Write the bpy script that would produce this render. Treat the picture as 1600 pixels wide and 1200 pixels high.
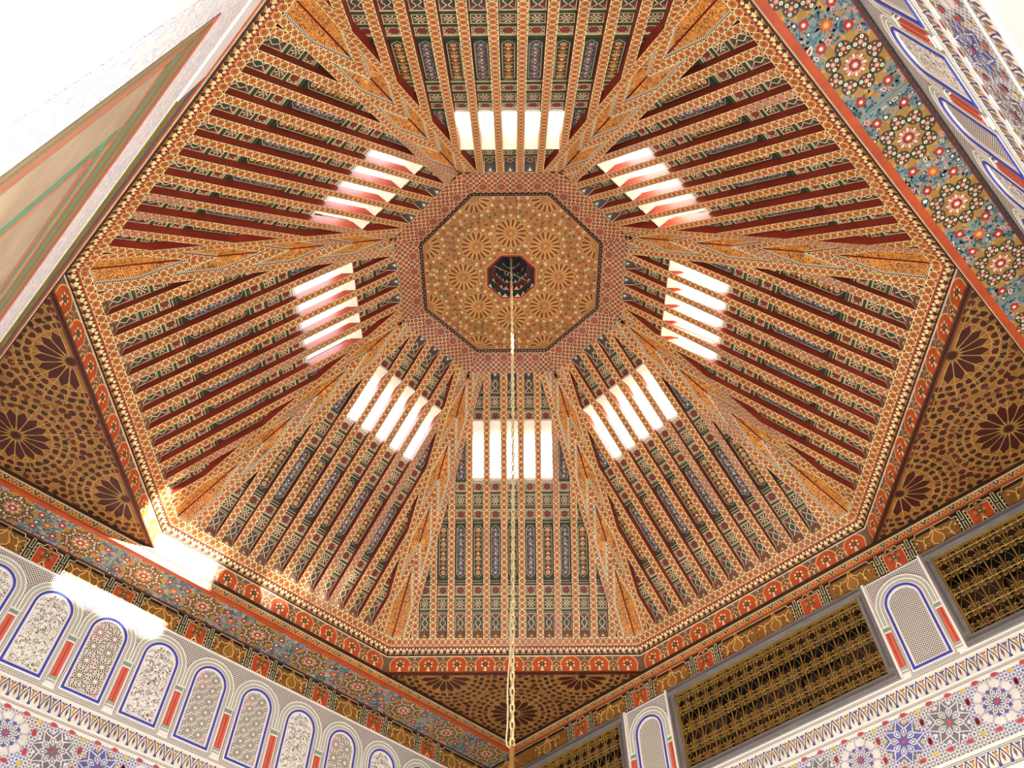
import bpy, math, random
from math import sin, cos, tan, pi, radians, hypot, atan2, sqrt
from mathutils import Matrix, Vector

SC = bpy.context.scene
COL = SC.collection
for o in list(bpy.data.objects):
    bpy.data.objects.remove(o)
random.seed(7)

# ------------------------------------------------------------------ camera
EYE = 1.6                                   # height of the camera over the floor; all z below are over the eye
F_PX, PIT, YAW, ROLL = 1259.98, 0.941053, -0.0045792, -0.0031152
cam = bpy.data.objects.new('camera', bpy.data.cameras.new('camera'))
COL.objects.link(cam)
fw = Vector((sin(YAW) * cos(PIT), cos(YAW) * cos(PIT), sin(PIT)))
rt = Vector((cos(YAW), -sin(YAW), 0))
up = rt.cross(fw)
r2 = cos(ROLL) * rt + sin(ROLL) * up
u2 = -sin(ROLL) * rt + cos(ROLL) * up
M = Matrix.Identity(4)
for i in range(3):
    M[i][0], M[i][1], M[i][2] = r2[i], u2[i], -fw[i]
M[0][3], M[1][3], M[2][3] = 0.02328, -3.87863, EYE
cam.matrix_world = M
cam.data.sensor_width = 36
cam.data.lens = F_PX / 1600 * 36
cam.data.clip_start = 0.02
SC.camera = cam

# ------------------------------------------------------------------ sky, sun, fill lamps, exposure
SC.view_settings.view_transform = 'Standard'
SC.view_settings.look = 'None'
SC.view_settings.gamma = 1
SC.view_settings.use_curve_mapping = False
SC.view_settings.exposure = 0.0
W = bpy.data.worlds.new('sky')
SC.world = W
W.use_nodes = True
bg = W.node_tree.nodes['Background']
bg.inputs['Color'].default_value = (0.86, 0.93, 1.0, 1)
bg.inputs['Strength'].default_value = 16.0

def lamp(name, kind, energy, color, loc, direction, size=None, size_y=None, angle=None):
    l = bpy.data.lights.new(name, kind)
    l.energy = energy
    l.color = color
    if kind == 'AREA':
        l.shape = 'RECTANGLE'
        l.size = size
        l.size_y = size_y
    if kind == 'SUN' and angle is not None:
        l.angle = angle
    o = bpy.data.objects.new(name, l)
    COL.objects.link(o)
    o.location = loc
    o.rotation_euler = Vector(direction).to_track_quat('-Z', 'Y').to_euler()
    return o

sun = lamp('sun', 'SUN', 170.0, (1.0, 0.93, 0.82), (0, 0, 20), (-4.10, 2.52, -1.72), angle=radians(2.2))
# lamp standing in for sunlit floor bounce, then two added fills; no doorways built
lamp('sunlit_floor_bounce', 'AREA', 360.0, (0.92, 0.96, 1.0), (-0.2, -1.7, 0.06), (0, 0.12, 1), 3.2, 2.6)
lamp('added_fill_near', 'AREA', 140.0, (1.0, 0.94, 0.87), (1.9, -2.0, 1.3), (-1, 1, 0.9), 3.0, 2.2)
lamp('added_fill_left', 'AREA', 35.0, (0.93, 0.96, 1.0), (-3.2, 0.2, 1.3), (1, 0.1, 0.9), 2.0, 2.2)

# ------------------------------------------------------------------ colour and node helpers
def hx(s):
    r = []
    for i in (0, 2, 4):
        c = int(s[i:i + 2], 16) / 255
        r.append(c / 12.92 if c <= 0.04045 else ((c + 0.055) / 1.055) ** 2.4)
    return (r[0], r[1], r[2], 1.0)

class X:
    """a number in a node tree"""
    def __init__(s, nt, sock):
        s.nt, s.s = nt, sock
    def op(s, name, *a, c=None):
        n = s.nt.nodes.new('ShaderNodeMath')
        n.operation = name
        for i, v in enumerate((s,) + a):
            if isinstance(v, X):
                s.nt.links.new(v.s, n.inputs[i])
            else:
                n.inputs[i].default_value = v
        return X(s.nt, n.outputs[0])
    def __add__(s, o): return s.op('ADD', o)
    __radd__ = __add__
    def __sub__(s, o): return s.op('SUBTRACT', o)
    def __rsub__(s, o): return s.op('MULTIPLY', -1.0) + o
    def __mul__(s, o): return s.op('MULTIPLY', o)
    __rmul__ = __mul__
    def __truediv__(s, o): return s.op('DIVIDE', o)
    def __lt__(s, o): return s.op('LESS_THAN', o)
    def __gt__(s, o): return s.op('GREATER_THAN', o)
    def mod(s, p): return s.op('FLOORED_MODULO', p)
    def cell(s, p): return s.mod(p) - p / 2
    def abs(s): return s.op('ABSOLUTE')
    def sin(s): return s.op('SINE')
    def cos(s): return s.op('COSINE')
    def sqrt(s): return s.op('SQRT')
    def floor(s): return s.op('FLOOR')
    def max(s, o): return s.op('MAXIMUM', o)
    def min(s, o): return s.op('MINIMUM', o)
    def atan2(s, o): return s.op('ARCTAN2', o)

def hyp(a, b):
    return (a * a + b * b).sqrt()

class Mat:
    def __init__(s, name, rough=0.6, spec=0.35):
        s.m = bpy.data.materials.new(name)
        s.m.use_nodes = True
        s.nt = s.m.node_tree
        s.b = s.nt.nodes['Principled BSDF']
        s.b.inputs['Roughness'].default_value = rough
        s.b.inputs['Specular IOR Level'].default_value = spec
    def node(s, t):
        return s.nt.nodes.new(t)
    def uv(s):
        n = s.node('ShaderNodeUVMap')
        n.uv_map = 'UVMap'
        x = s.node('ShaderNodeSeparateXYZ')
        s.nt.links.new(n.outputs[0], x.inputs[0])
        return X(s.nt, x.outputs[0]), X(s.nt, x.outputs[1])
    def uvvec(s):
        n = s.node('ShaderNodeUVMap')
        n.uv_map = 'UVMap'
        return n.outputs[0]
    def pos(s):
        g = s.node('ShaderNodeNewGeometry')
        return g.outputs['Position']
    def noise(s, scale, detail=2, vec=None, rough=0.5, dist=0.0):
        n = s.node('ShaderNodeTexNoise')
        n.inputs['Scale'].default_value = scale
        n.inputs['Detail'].default_value = detail
        n.inputs['Roughness'].default_value = rough
        n.inputs['Distortion'].default_value = dist
        s.nt.links.new(vec if vec is not None else s.pos(), n.inputs['Vector'])
        return X(s.nt, n.outputs['Fac'])
    def voro(s, scale, feature='DISTANCE_TO_EDGE', vec=None, out='Distance'):
        n = s.node('ShaderNodeTexVoronoi')
        n.feature = feature
        n.inputs['Scale'].default_value = scale
        s.nt.links.new(vec if vec is not None else s.pos(), n.inputs['Vector'])
        return n.outputs[out]
    def rnd(s):
        return X(s.nt, s.node('ShaderNodeObjectInfo').outputs['Random'])
    def ramp(s, x, a, b):
        n = s.node('ShaderNodeMapRange')
        n.inputs['From Min'].default_value = a
        n.inputs['From Max'].default_value = b
        s.nt.links.new(x.s, n.inputs['Value'])
        return X(s.nt, n.outputs[0])
    def mix(s, f, a, b, mode='MIX'):
        n = s.node('ShaderNodeMix')
        n.data_type = 'RGBA'
        n.blend_type = mode
        for sock, v in ((n.inputs[0], f), (n.inputs[6], a), (n.inputs[7], b)):
            if isinstance(v, X):
                s.nt.links.new(v.s, sock)
            elif isinstance(v, bpy.types.NodeSocket):
                s.nt.links.new(v, sock)
            elif isinstance(v, str):
                sock.default_value = hx(v)
            else:
                sock.default_value = v
        return n.outputs[2]
    def layers(s, base, *ls):
        c = hx(base) if isinstance(base, str) else base
        for f, col in ls:
            c = s.mix(f, c, col)
        return c
    def wear(s, c, amt=0.35, scale=9.0):
        """uneven old paint: a little lighter and darker in blotches"""
        n = s.noise(scale, 4, rough=0.65)
        v = s.ramp(n, 0.3, 0.72)
        k = v * amt + (1 - amt * 0.55)
        cm = s.node('ShaderNodeCombineXYZ')
        for i in range(3):
            s.nt.links.new(k.s, cm.inputs[i])
        return s.mix(1.0, c, cm.outputs[0], 'MULTIPLY')
    def bump(s, h, strength=0.4, dist=0.004):
        n = s.node('ShaderNodeBump')
        n.inputs['Strength'].default_value = strength
        n.inputs['Distance'].default_value = dist
        s.nt.links.new(h.s, n.inputs['Height'])
        s.nt.links.new(n.outputs[0], s.b.inputs['Normal'])
    def out(s, c):
        if isinstance(c, (tuple, list)):
            s.b.inputs['Base Color'].default_value = c
        else:
            s.nt.links.new(c, s.b.inputs['Base Color'])
        return s.m

# ------------------------------------------------------------------ materials
def mat_paint():
    m = Mat('painted_ornament', 0.55)
    a = m.node('ShaderNodeAttribute')
    a.attribute_name = 'Col'
    return m.out(m.wear(a.outputs['Color'], 0.4, 7))

def mat_plain(name, col, rough=0.6, amt=0.25, scale=6, metallic=0, spec=0.35):
    m = Mat(name, rough, spec)
    m.b.inputs['Metallic'].default_value = metallic
    return m.out(m.wear(hx(col), amt, scale))

def circle_layers(m, x, v, k=1.0):
    r = hyp(x, v)
    fade = m.ramp(m.noise(1.1, 2) + m.rnd() * 0.36, 0.76, 0.96)
    disc = m.mix(fade, 'bb692a', 'ae785a')
    line = m.mix(fade, 'e8cc92', 'd2aa80')
    core = m.mix(fade, '6e2c12', 'a06c50')
    return r, disc, line, core

def mat_circles(name='circle_band', p=0.062, hw=0.033, rows=False, rp=0.062):
    m = Mat(name, 0.5)
    u, v = m.uv()
    x = u.cell(p)
    y = v.cell(rp) if rows else v
    r, disc, line, core = circle_layers(m, x, y)
    c = m.layers('2a2a1a', (r < 0.0315, line), (r < 0.0255, '4a1f0e'), (r < 0.0228, disc), (r < 0.0115, core), (r < 0.0050, disc))
    if not rows:
        c = m.mix(v.abs() > (hw - 0.0042), c, line)
    return m.out(m.wear(c, 0.35, 5))

def mat_ring():
    """apex ring: rows of small circles with a row of large medallions"""
    m = Mat('ring_circles', 0.5)
    u, v = m.uv()
    x = u.cell(0.056)
    y = (v - 0.002).cell(0.056)
    r = hyp(x, y)
    c = m.layers('33160e', (r < 0.0285, 'd9b98a'), (r < 0.0235, '4a1c10'), (r < 0.021, 'a0522f'), (r < 0.010, '6a2a18'), (r < 0.004, 'c07a48'))
    X2 = u.cell(0.168)
    R = hyp(X2, v - 0.16)
    c = m.layers(c, (R < 0.052, '33160e'), (R < 0.046, 'd9b98a'), (R < 0.040, '4a1c10'), (R < 0.036, '8e4030'))
    return m.out(m.wear(c, 0.35, 5))

def mat_checker():
    m = Mat('checker_edge', 0.5)
    u, v = m.uv()
    a = (u.mod(0.018) < 0.009)
    b = (v.mod(0.018) < 0.009)
    k = (a - b).abs()
    return m.out(m.mix(k, '1d1710', 'efe3c4'))

def mat_scroll(name, ground, ink, scale=1.0, spot=None):
    m = Mat(name, 0.55)
    vec = m.uvvec()
    n = m.node('ShaderNodeTexNoise')
    n.inputs['Scale'].default_value = 11 * scale
    n.inputs['Detail'].default_value = 1
    m.nt.links.new(vec, n.inputs['Vector'])
    add = m.mix(0.22, vec, n.outputs['Color'], 'ADD')
    d = X(m.nt, m.voro(24 * scale, 'F1', add))
    rings = ((d * 17.0).sin())
    c = m.layers(ground, (rings > 0.62, ink))
    d2 = X(m.nt, m.voro(16 * scale, 'DISTANCE_TO_EDGE', add))
    c = m.mix(d2 < 0.035, c, ink)
    if spot:
        d3 = X(m.nt, m.voro(30 * scale, 'F1', vec))
        c = m.mix(d3 < 0.16, c, spot)
    return m.out(m.wear(c, 0.4, 5))

def mat_carved_vine(name, ground, col2):
    m = Mat(name, 0.8, 0.1)
    vec = m.uvvec()
    n = m.node('ShaderNodeTexNoise')
    n.inputs['Scale'].default_value = 14
    n.inputs['Detail'].default_value = 1
    m.nt.links.new(vec, n.inputs['Vector'])
    add = m.mix(0.16, vec, n.outputs['Color'], 'ADD')
    d = X(m.nt, m.voro(26, 'F1', add))
    fine = (d * 26.0).sin()
    e = X(m.nt, m.voro(13, 'DISTANCE_TO_EDGE', add))
    loops = (X(m.nt, m.voro(15, 'F1', add)) * 16.0).sin()
    hit = (fine > 0.25).max(e < 0.06).max(loops > 0.72)
    tint = m.ramp(m.noise(9, 1, vec), 0.56, 0.6)
    g = m.mix(tint, ground, col2)
    c = m.mix(hit, g, 'f4efe4')
    m.bump(hit, 0.6, 0.006)
    return m.out(c)

def mat_carved_star(name, p, ground, n=12, line=0.16):
    m = Mat(name, 0.8, 0.1)
    u, v = m.uv()
    x, y = u.cell(p), v.cell(p)
    r = hyp(x, y)
    a = y.atan2(x)
    pet = (a * (n / 2)).cos().abs()
    R = r / p
    x2, y2 = (u + p / 2).cell(p), (v + p / 2).cell(p)
    rr = hyp(x2, y2) / p
    pet2 = ((y2.atan2(x2)) * 4).cos().abs()
    w1 = ((R > 0.12) * (R < 0.34)) * (pet > 0.55)
    w2 = ((R > 0.37) * (R < 0.47)) * (pet < 0.6)
    w3 = ((rr > 0.06) * (rr < 0.2)) * (pet2 > 0.5)
    w4 = (R < 0.05)
    dark = w1.max(w2).max(w3)
    fine = ((u * (2 * pi / 0.02)).sin() * (v * (2 * pi / 0.02)).sin()) > 0.35
    dark = dark.max(fine * (R > 0.34) * (rr > 0.2))
    tint = m.ramp(m.noise(7, 1, m.uvvec()), 0.56, 0.62)
    g = m.mix(tint, ground, '9a5a55')
    c = m.mix(dark, 'f1ebde', g)
    m.bump(1 - dark, 0.6, 0.006)
    return m.out(c)

def mat_lattice(name, size, white, ground, thr=0.0, rough=0.8):
    m = Mat(name, rough, 0.1)
    u, v = m.uv()
    k = 2 * pi / size
    a = ((u + v) * (k * 0.7071)).sin() * ((u - v) * (k * 0.7071)).sin()
    b = (a.abs() > 0.34 + thr)
    c = m.mix(b, white, ground)
    m.bump(1 - b, 0.5, 0.005)
    return m.out(c)

def mat_braid(name='braid_moulding', white='efe9dc', ground='77706c', p=0.022):
    m = Mat(name, 0.8, 0.1)
    u, v = m.uv()
    a = ((u + v * 0.9).mod(p) < p * 0.42)
    b = ((u - v * 0.9).mod(p) < p * 0.42)
    k = (a - b).abs()
    m.bump(1 - k, 0.5, 0.004)
    return m.out(m.mix(k, white, ground))

def mat_wall_zellij():
    """background of the carved panel: fine interlace of grey, blue and white"""
    m = Mat('carved_interlace', 0.8, 0.1)
    u, v = m.uv()
    k = 2 * pi / 0.043
    s1 = (u * k).sin() * (v * k).sin()
    s2 = ((u + v) * (k * 0.7071)).sin() * ((u - v) * (k * 0.7071)).sin()
    l1 = s1.abs() < 0.2
    l2 = s2.abs() < 0.16
    n = m.ramp(m.noise(3.0, 1, m.uvvec()), 0.42, 0.58)
    g = m.mix(n, '7f7b80', '6f74a8')
    hit = l1.max(l2)
    c = m.mix(hit, g, 'eae4dc')
    m.bump(hit, 0.5, 0.004)
    return m.out(c)

PAINT = mat_paint()
CIRC = mat_circles()
RING = mat_ring()
CHECK = mat_checker()
SCROLL = mat_scroll('orange_scrollwork', 'db9440', '7a4018', 1.0, '5f5a3a')
BEAMSIDE = mat_plain('oxide_red_paint', '9a3523', 0.55, 0.5, 4)
BOARD = mat_plain('dark_boarding', '4a3222', 0.7)
GREEN = mat_plain('green_batten_paint', '34402a', 0.6)
PLASTER = mat_plain('white_plaster', 'f0eeea', 0.85, 0.1, 3, spec=0.1)
REVEAL = mat_plain('weathered_plaster', 'e6d9c2', 0.85, 0.3, 5, spec=0.1)
VINE = mat_carved_vine('carved_vine', '6f655a', '8a8a55')
VINE2 = mat_carved_vine('carved_vine_fine', '5c564e', '9a5f58')
STAR1 = mat_carved_star('carved_stars', 0.13, '6a5a46', 12)
STAR2 = mat_carved_star('carved_stars_dark', 0.10, '4f4a40', 16)
LOZ = mat_lattice('carved_lozenges', 0.030, 'f0e9dc', '5d564c')
SPAND = mat_lattice('pierced_spandrel', 0.034, 'e6dfd4', '6e6266', 0.02)
BRAID = mat_braid()
HATCH = mat_braid('green_braid', 'dfe0d0', '6f8a72', 0.02)
INTER = mat_wall_zellij()
BLUE = mat_plain('blue_paint', '3f49b0', 0.6, 0.3, 20)
WHITE = mat_plain('carved_white', 'f2ece0', 0.85, 0.1, spec=0.1)
RED = mat_plain('coral_red_paint', 'd9644c', 0.65, 0.15)
GREY = mat_plain('grey_frame_paint', '7d7876', 0.6, 0.3, 5)
GOLD = mat_plain('gilded_iron', '9c7732', 0.45, 0.5, 12, 0.25)
SHUT = mat_plain('brown_shutter', '3a2618', 0.7, 0.5)
BLACK = mat_plain('near_black', '0d0a08', 0.9)
BRASS = mat_plain('brass', 'd3a45a', 0.3, 0.3, 12, 0.9)
CHAINM = mat_plain('chain_metal', 'cdb987', 0.5, 0.3, 30, 0.1)
CORDM = mat_plain('pale_cord', 'e2d3ae', 0.7)
TAN = mat_plain('bare_brown_plaster', 'b09a80', 0.85, 0.3, 4, spec=0.1)
FLOORM = mat_plain('stone_floor', 'c8c6c2', 0.5, 0.2)
OLIVE = mat_plain('olive_paint', '8a7a1c', 0.6, 0.3)
DKGREY = mat_plain('weathered_grey_wood', '6b625c', 0.7, 0.4)

def mat_glass():
    m = bpy.data.materials.new('window_glass')
    m.use_nodes = True
    nt = m.node_tree
    nt.nodes.clear()
    o = nt.nodes.new('ShaderNodeOutputMaterial')
    mx = nt.nodes.new('ShaderNodeMixShader')
    t = nt.nodes.new('ShaderNodeBsdfTransparent')
    g = nt.nodes.new('ShaderNodeBsdfGlossy')
    g.inputs['Roughness'].default_value = 0.05
    f = nt.nodes.new('ShaderNodeFresnel')
    f.inputs['IOR'].default_value = 1.2
    nt.links.new(f.outputs[0], mx.inputs[0])
    nt.links.new(t.outputs[0], mx.inputs[1])
    nt.links.new(g.outputs[0], mx.inputs[2])
    nt.links.new(mx.outputs[0], o.inputs[0])
    return m
GLASS = mat_glass()

# ------------------------------------------------------------------ mesh helpers
class B:
    """collects polygons (local coordinates, colour, uv, material) and makes ONE mesh of them"""
    def __init__(s, *mats):
        s.v, s.f, s.c, s.t, s.mi = [], [], [], [], []
        s.mats = list(mats) or [PAINT]
        s.e = 0.0008                         # paint layer step
    def mat(s, m):
        if m not in s.mats:
            s.mats.append(m)
        return s.mats.index(m)
    def face(s, pts, col='ffffff', mat=None, uv=None):
        i = len(s.v)
        s.v.extend(pts)
        s.f.append(list(range(i, i + len(pts))))
        s.c.append(hx(col) if isinstance(col, str) else col)
        s.t.append(uv if uv else [(p[0], p[1]) for p in pts])
        s.mi.append(s.mat(mat) if mat else 0)
    # flat shapes at height h (in paint layers unless raw)
    def poly(s, pts, col, h=1, mat=None, uv=None):
        z = h * s.e
        a = sum(pts[i][0] * pts[(i + 1) % len(pts)][1] - pts[(i + 1) % len(pts)][0] * pts[i][1] for i in range(len(pts)))
        if a < 0:
            pts = pts[::-1]
            uv = uv[::-1] if uv else uv
        s.face([(x, y, z) for x, y in pts], col, mat, uv)
    def rect(s, x0, y0, x1, y1, col, h=1, mat=None):
        s.poly([(x0, y0), (x1, y0), (x1, y1), (x0, y1)], col, h, mat)
    def circle(s, x, y, r, col, h=1, n=12, rot=0.0, sy=1.0):
        s.poly([(x + r * cos(rot + 2 * pi * k / n), y + r * sy * sin(rot + 2 * pi * k / n)) for k in range(n)], col, h)
    def star(s, x, y, n, r1, r0, col, h=1, rot=0.0):
        z = h * s.e
        pts = []
        for k in range(2 * n):
            r = r1 if k % 2 == 0 else r0
            a = rot + pi * k / n
            pts.append((x + r * cos(a), y + r * sin(a), z))
        for k in range(n):
            s.face([(x, y, z), pts[2 * k - 1], pts[2 * k], pts[2 * k + 1]], col)
    def line(s, p, q, w, col, h=1, mat=None):
        dx, dy = q[0] - p[0], q[1] - p[1]
        L = hypot(dx, dy) or 1e-9
        nx, ny = -dy / L * w / 2, dx / L * w / 2
        s.poly([(p[0] - nx, p[1] - ny), (q[0] - nx, q[1] - ny), (q[0] + nx, q[1] + ny), (p[0] + nx, p[1] + ny)], col, h, mat,
               [(0, -w / 2), (L, -w / 2), (L, w / 2), (0, w / 2)])
    def path(s, pts, w, col, h=1):
        for a, b in zip(pts, pts[1:]):
            s.line(a, b, w, col, h)
    def petal(s, x, y, a, r0, r1, w, col, h=1):
        c, t = cos(a), sin(a)
        L = r1 - r0
        q = [(r0, 0), (r0 + L * .35, -w * .4), (r0 + L * .75, -w / 2), (r1, 0), (r0 + L * .75, w / 2), (r0 + L * .35, w * .4)]
        s.poly([(x + p * c - k * t, y + p * t + k * c) for p, k in q], col, h)
    def ring(s, x, y, r0, r1, col, h=1, n=16, a0=0, a1=2 * pi):
        z = h * s.e
        for k in range(n):
            a, b = a0 + (a1 - a0) * k / n, a0 + (a1 - a0) * (k + 1) / n
            s.face([(x + r0 * cos(a), y + r0 * sin(a), z), (x + r1 * cos(a), y + r1 * sin(a), z),
                    (x + r1 * cos(b), y + r1 * sin(b), z), (x + r0 * cos(b), y + r0 * sin(b), z)], col)
    # solids
    def prism(s, pts, z0, z1, col='ffffff', mat=None, side=None, top_mat=None, uv=None, scol=None):
        """convex outline (x, y) from z0 (back) to z1 (front)"""
        a = sum(pts[i][0] * pts[(i + 1) % len(pts)][1] - pts[(i + 1) % len(pts)][0] * pts[i][1] for i in range(len(pts)))
        if a < 0:
            pts = pts[::-1]
            uv = uv[::-1] if uv else uv
        s.face([(x, y, z1) for x, y in pts], col, top_mat or mat, uv)
        s.face([(x, y, z0) for x, y in pts[::-1]], scol or col, side or mat)
        n = len(pts)
        for i in range(n):
            p, q = pts[i], pts[(i + 1) % n]
            L = hypot(q[0] - p[0], q[1] - p[1])
            s.face([(p[0], p[1], z0), (q[0], q[1], z0), (q[0], q[1], z1), (p[0], p[1], z1)], scol or col, side or mat,
                   [(0, z0), (L, z0), (L, z1), (0, z1)])
    def box(s, x0, y0, z0, x1, y1, z1, col='ffffff', mat=None, **k):
        s.prism([(x0, y0), (x1, y0), (x1, y1), (x0, y1)], z0, z1, col, mat, **k)
    def tube(s, pts, r, n=6, col='ffffff', mat=None, closed=False):
        P = [Vector(p) for p in pts]
        N = len(P)
        rings = []
        for i in range(N):
            if closed:
                d = P[(i + 1) % N] - P[i - 1]
            else:
                d = P[min(i + 1, N - 1)] - P[max(i - 1, 0)]
            d.normalize()
            a = Vector((0, 0, 1)) if abs(d.z) < 0.9 else Vector((1, 0, 0))
            x = d.cross(a).normalized()
            y = d.cross(x)
            rr = r[i] if isinstance(r, (list, tuple)) else r
            rings.append([tuple(P[i] + rr * (cos(2 * pi * k / n) * x + sin(2 * pi * k / n) * y)) for k in range(n)])
        for i in range(N if closed else N - 1):
            A, Bq = rings[i], rings[(i + 1) % N]
            for k in range(n):
                s.face([A[k], A[(k + 1) % n], Bq[(k + 1) % n], Bq[k]][::-1], col, mat)
        if not closed:
            s.face(rings[0][::-1], col, mat)
            s.face(rings[-1], col, mat)
    def lathe(s, prof, n=12, col='ffffff', mat=None):
        for (r0, z0), (r1, z1) in zip(prof, prof[1:]):
            for k in range(n):
                a, b = 2 * pi * k / n, 2 * pi * (k + 1) / n
                s.face([(r0 * cos(a), r0 * sin(a), z0), (r0 * cos(b), r0 * sin(b), z0), (r1 * cos(b), r1 * sin(b), z1), (r1 * cos(a), r1 * sin(a), z1)], col, mat)
    def mesh(s, name):
        me = bpy.data.meshes.new(name)
        me.from_pydata(s.v, [], s.f)
        uv = me.uv_layers.new(name='UVMap')
        at = me.color_attributes.new('Col', 'FLOAT_COLOR', 'CORNER')
        cu, cc = [], []
        for f, c, t in zip(s.f, s.c, s.t):
            for k in range(len(f)):
                cu.extend(t[k])
                cc.extend(c)
        me.uv_layers['UVMap'].data.foreach_set('uv', cu)
        me.color_attributes['Col'].data.foreach_set('color', cc)
        for m in s.mats:
            me.materials.append(m)
        me.polygons.foreach_set('material_index', s.mi)
        me.update()
        return me

I4 = Matrix.Identity(4)
def O(name, me, parent=None, M=I4, label=None, cat=None, group=None, kind=None):
    if isinstance(me, B):
        me = me.mesh(name)
    o = bpy.data.objects.new(name, me)
    COL.objects.link(o)
    if parent:
        o.parent = parent
    o.matrix_local = M
    if label: o['label'] = label
    if cat: o['category'] = cat
    if group: o['group'] = group
    if kind: o['kind'] = kind
    return o
def T(x, y, z=0.0):
    return Matrix.Translation((x, y, z))
def frame(o, U, V, N):
    m = Matrix.Identity(4)
    for i in range(3):
        m[i][0], m[i][1], m[i][2], m[i][3] = U[i], V[i], N[i], o[i]
    return m

# ------------------------------------------------------------------ dimensions (fitted to the photograph; z over the eye)
RB, ZB = 3.049, 4.92          # apothem and height of the dome's foot
RT, ZT = 1.11, 7.06           # upper end of the sloping sides
RP, ZP = 0.866, 7.138         # apex panel
LF = hypot(RB - RT, ZT - ZB)
CS, SN = (RB - RT) / LF, (ZT - ZB) / LF
T8 = tan(pi / 8)
DEP = 0.085                   # depth of the beams over the boarding
BW = 0.066                    # beam width
Z_LAM, Z_ZIG, Z_FRI = 4.71, 4.60, 4.39     # bottoms of lambrequin cornice, zigzag strip, frieze
D_R, D_NL, D_L, D_NR = 3.05, 3.06, 3.47, 3.425
AZ = {'right': 45, 'left': 135, 'near_left': 225, 'near_right': -45}
DIST = {'right': D_R, 'left': D_L, 'near_left': D_NL, 'near_right': D_NR}

def face_frame(az):
    a = radians(az)
    er = Vector((cos(a), sin(a), 0))
    V = -CS * er + Vector((0, 0, SN))
    U = Vector((sin(a), -cos(a), 0))
    return frame(er * RB + Vector((0, 0, ZB + EYE)), U, V, U.cross(V))
def wall_frame(az, d):
    a = radians(az)
    er = Vector((cos(a), sin(a), 0))
    return frame(er * d + Vector((0, 0, EYE)), Vector((sin(a), -cos(a), 0)), Vector((0, 0, 1)), -er)
def soffit_frame(az, d, z):
    """x along the wall, y outwards, facing down"""
    a = radians(az)
    er = Vector((cos(a), sin(a), 0))
    U = Vector((-sin(a), cos(a), 0))
    V = er
    return frame(er * d + Vector((0, 0, z + EYE)), U, V, U.cross(V))
def hw(s):                    # half width of a side at slope distance s, to the hip line
    return (RB - CS * s) * T8
def s_hip(u, off=0.0):        # where |u| meets the line parallel to the hip, off inside it
    return (RB - (abs(u) + off) / T8) / CS
S0 = 0.157                    # beams start above the circle row
HIPO, HIPW = 0.141, 0.058     # hip beam: distance from hip line (along u) and width

# ================================================================== STRUCTURE: shell of the room
walls = {}
fl = B(FLOORM)
fl.box(-5.5, -5.5, -0.1, 5.5, 5.5, 0, mat=FLOORM)
O('floor', fl, label='pale stone floor of the domed hall', cat='floor', kind='structure')

def wall_ranges(side):        # u range of a wall inside the room (u = to the right seen from inside)
    return {'right': (-D_L, D_NR), 'left': (-D_NL, D_R), 'near_left': (-D_NR, D_L), 'near_right': (-D_R, D_NL)}[side]
WIN = [(-1.02, 1.033), (1.555, D_NR), (-D_L, -1.55)]     # grilled windows in the right wall (u ranges)
WZ0, WZ1 = 3.535, 4.388
WL = {'right': 'carved plaster wall holding the three gilded grilles', 'left': 'white carved plaster wall lined with a row of blue edged arches',
      'near_left': 'overexposed white wall beside the camera with nested red and green frames', 'near_right': 'white plaster wall below the blue floral soffit'}
for side in AZ:
    Fm = wall_frame(AZ[side], DIST[side])
    u0, u1 = wall_ranges(side)
    b = B(PLASTER)
    e = 0.3
    if side == 'right':
        b.box(u0 - e, -EYE, -0.3, u1 + e, WZ0, 0, mat=PLASTER)
        b.box(u0 - e, WZ1, -0.3, u1 + e, 4.60, 0, mat=PLASTER)
        for a, c in ((-1.55, -1.02), (1.033, 1.555)):
            b.box(a, WZ0, -0.3, c, WZ1, 0, mat=PLASTER)
    else:
        b.box(u0 - e, -EYE, -0.3, u1 + e, 4.62, 0, mat=PLASTER)
    walls[side] = O('wall_' + side, b, None, Fm, label=WL[side], cat='wall', kind='structure')

ceiling = O('ceiling', None, None, T(0, 0, ZB + EYE), label='painted wooden octagonal dome ceiling with ribbed sloping sides', cat='ceiling', kind='structure')
CINV = T(0, 0, -(ZB + EYE))

# ------------------------------------------------------------------ dome sides: boarding, beams, coffers
WS0, WS1, WU = 1.757, 2.29, 0.43           # window opening in the boarding
def boarding():
    b = B(BOARD)
    def z(s): return s
    def strip(s0, s1, ua0, ub0, ua1, ub1):
        b.prism([(ua0, s0), (ub0, s0), (ub1, s1), (ua1, s1)], -DEP - 0.04, -DEP, mat=BOARD)
    k = 0.075                              # the boarding lies further out, so it is a little wider
    def H(s): return hw(s) + k * T8 + 0.012
    sA, sB = -0.05, LF + 0.1
    strip(sA, WS0, -H(sA), H(sA), -H(WS0), H(WS0))
    strip(WS1, sB, -H(WS1), H(WS1), -H(sB), H(sB))
    strip(WS0, WS1, -H(WS0), -WU, -H(WS1), -WU)
    strip(WS0, WS1, WU, H(WS0), WU, H(WS1))
    return b.mesh('boarding')
ME_BOARD = boarding()

def beam_mesh(u):
    b = B(CIRC, BEAMSIDE)
    x0, x1 = u - BW / 2, u + BW / 2
    e0, e1 = min(s_hip(x0), LF + 0.01), min(s_hip(x1), LF + 0.01)
    pts = [(x0, S0), (x1, S0), (x1, e1), (x0, e0)]
    uv = [(p[1], p[0] - u) for p in pts]
    b.prism(pts, -DEP, 0, mat=BEAMSIDE, top_mat=CIRC, uv=uv)
    return b.mesh('beam')
BEAM_U = [0.18 * (k - 5.5) for k in range(12)]
ME_BEAMS = [beam_mesh(u) for u in BEAM_U]

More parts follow.
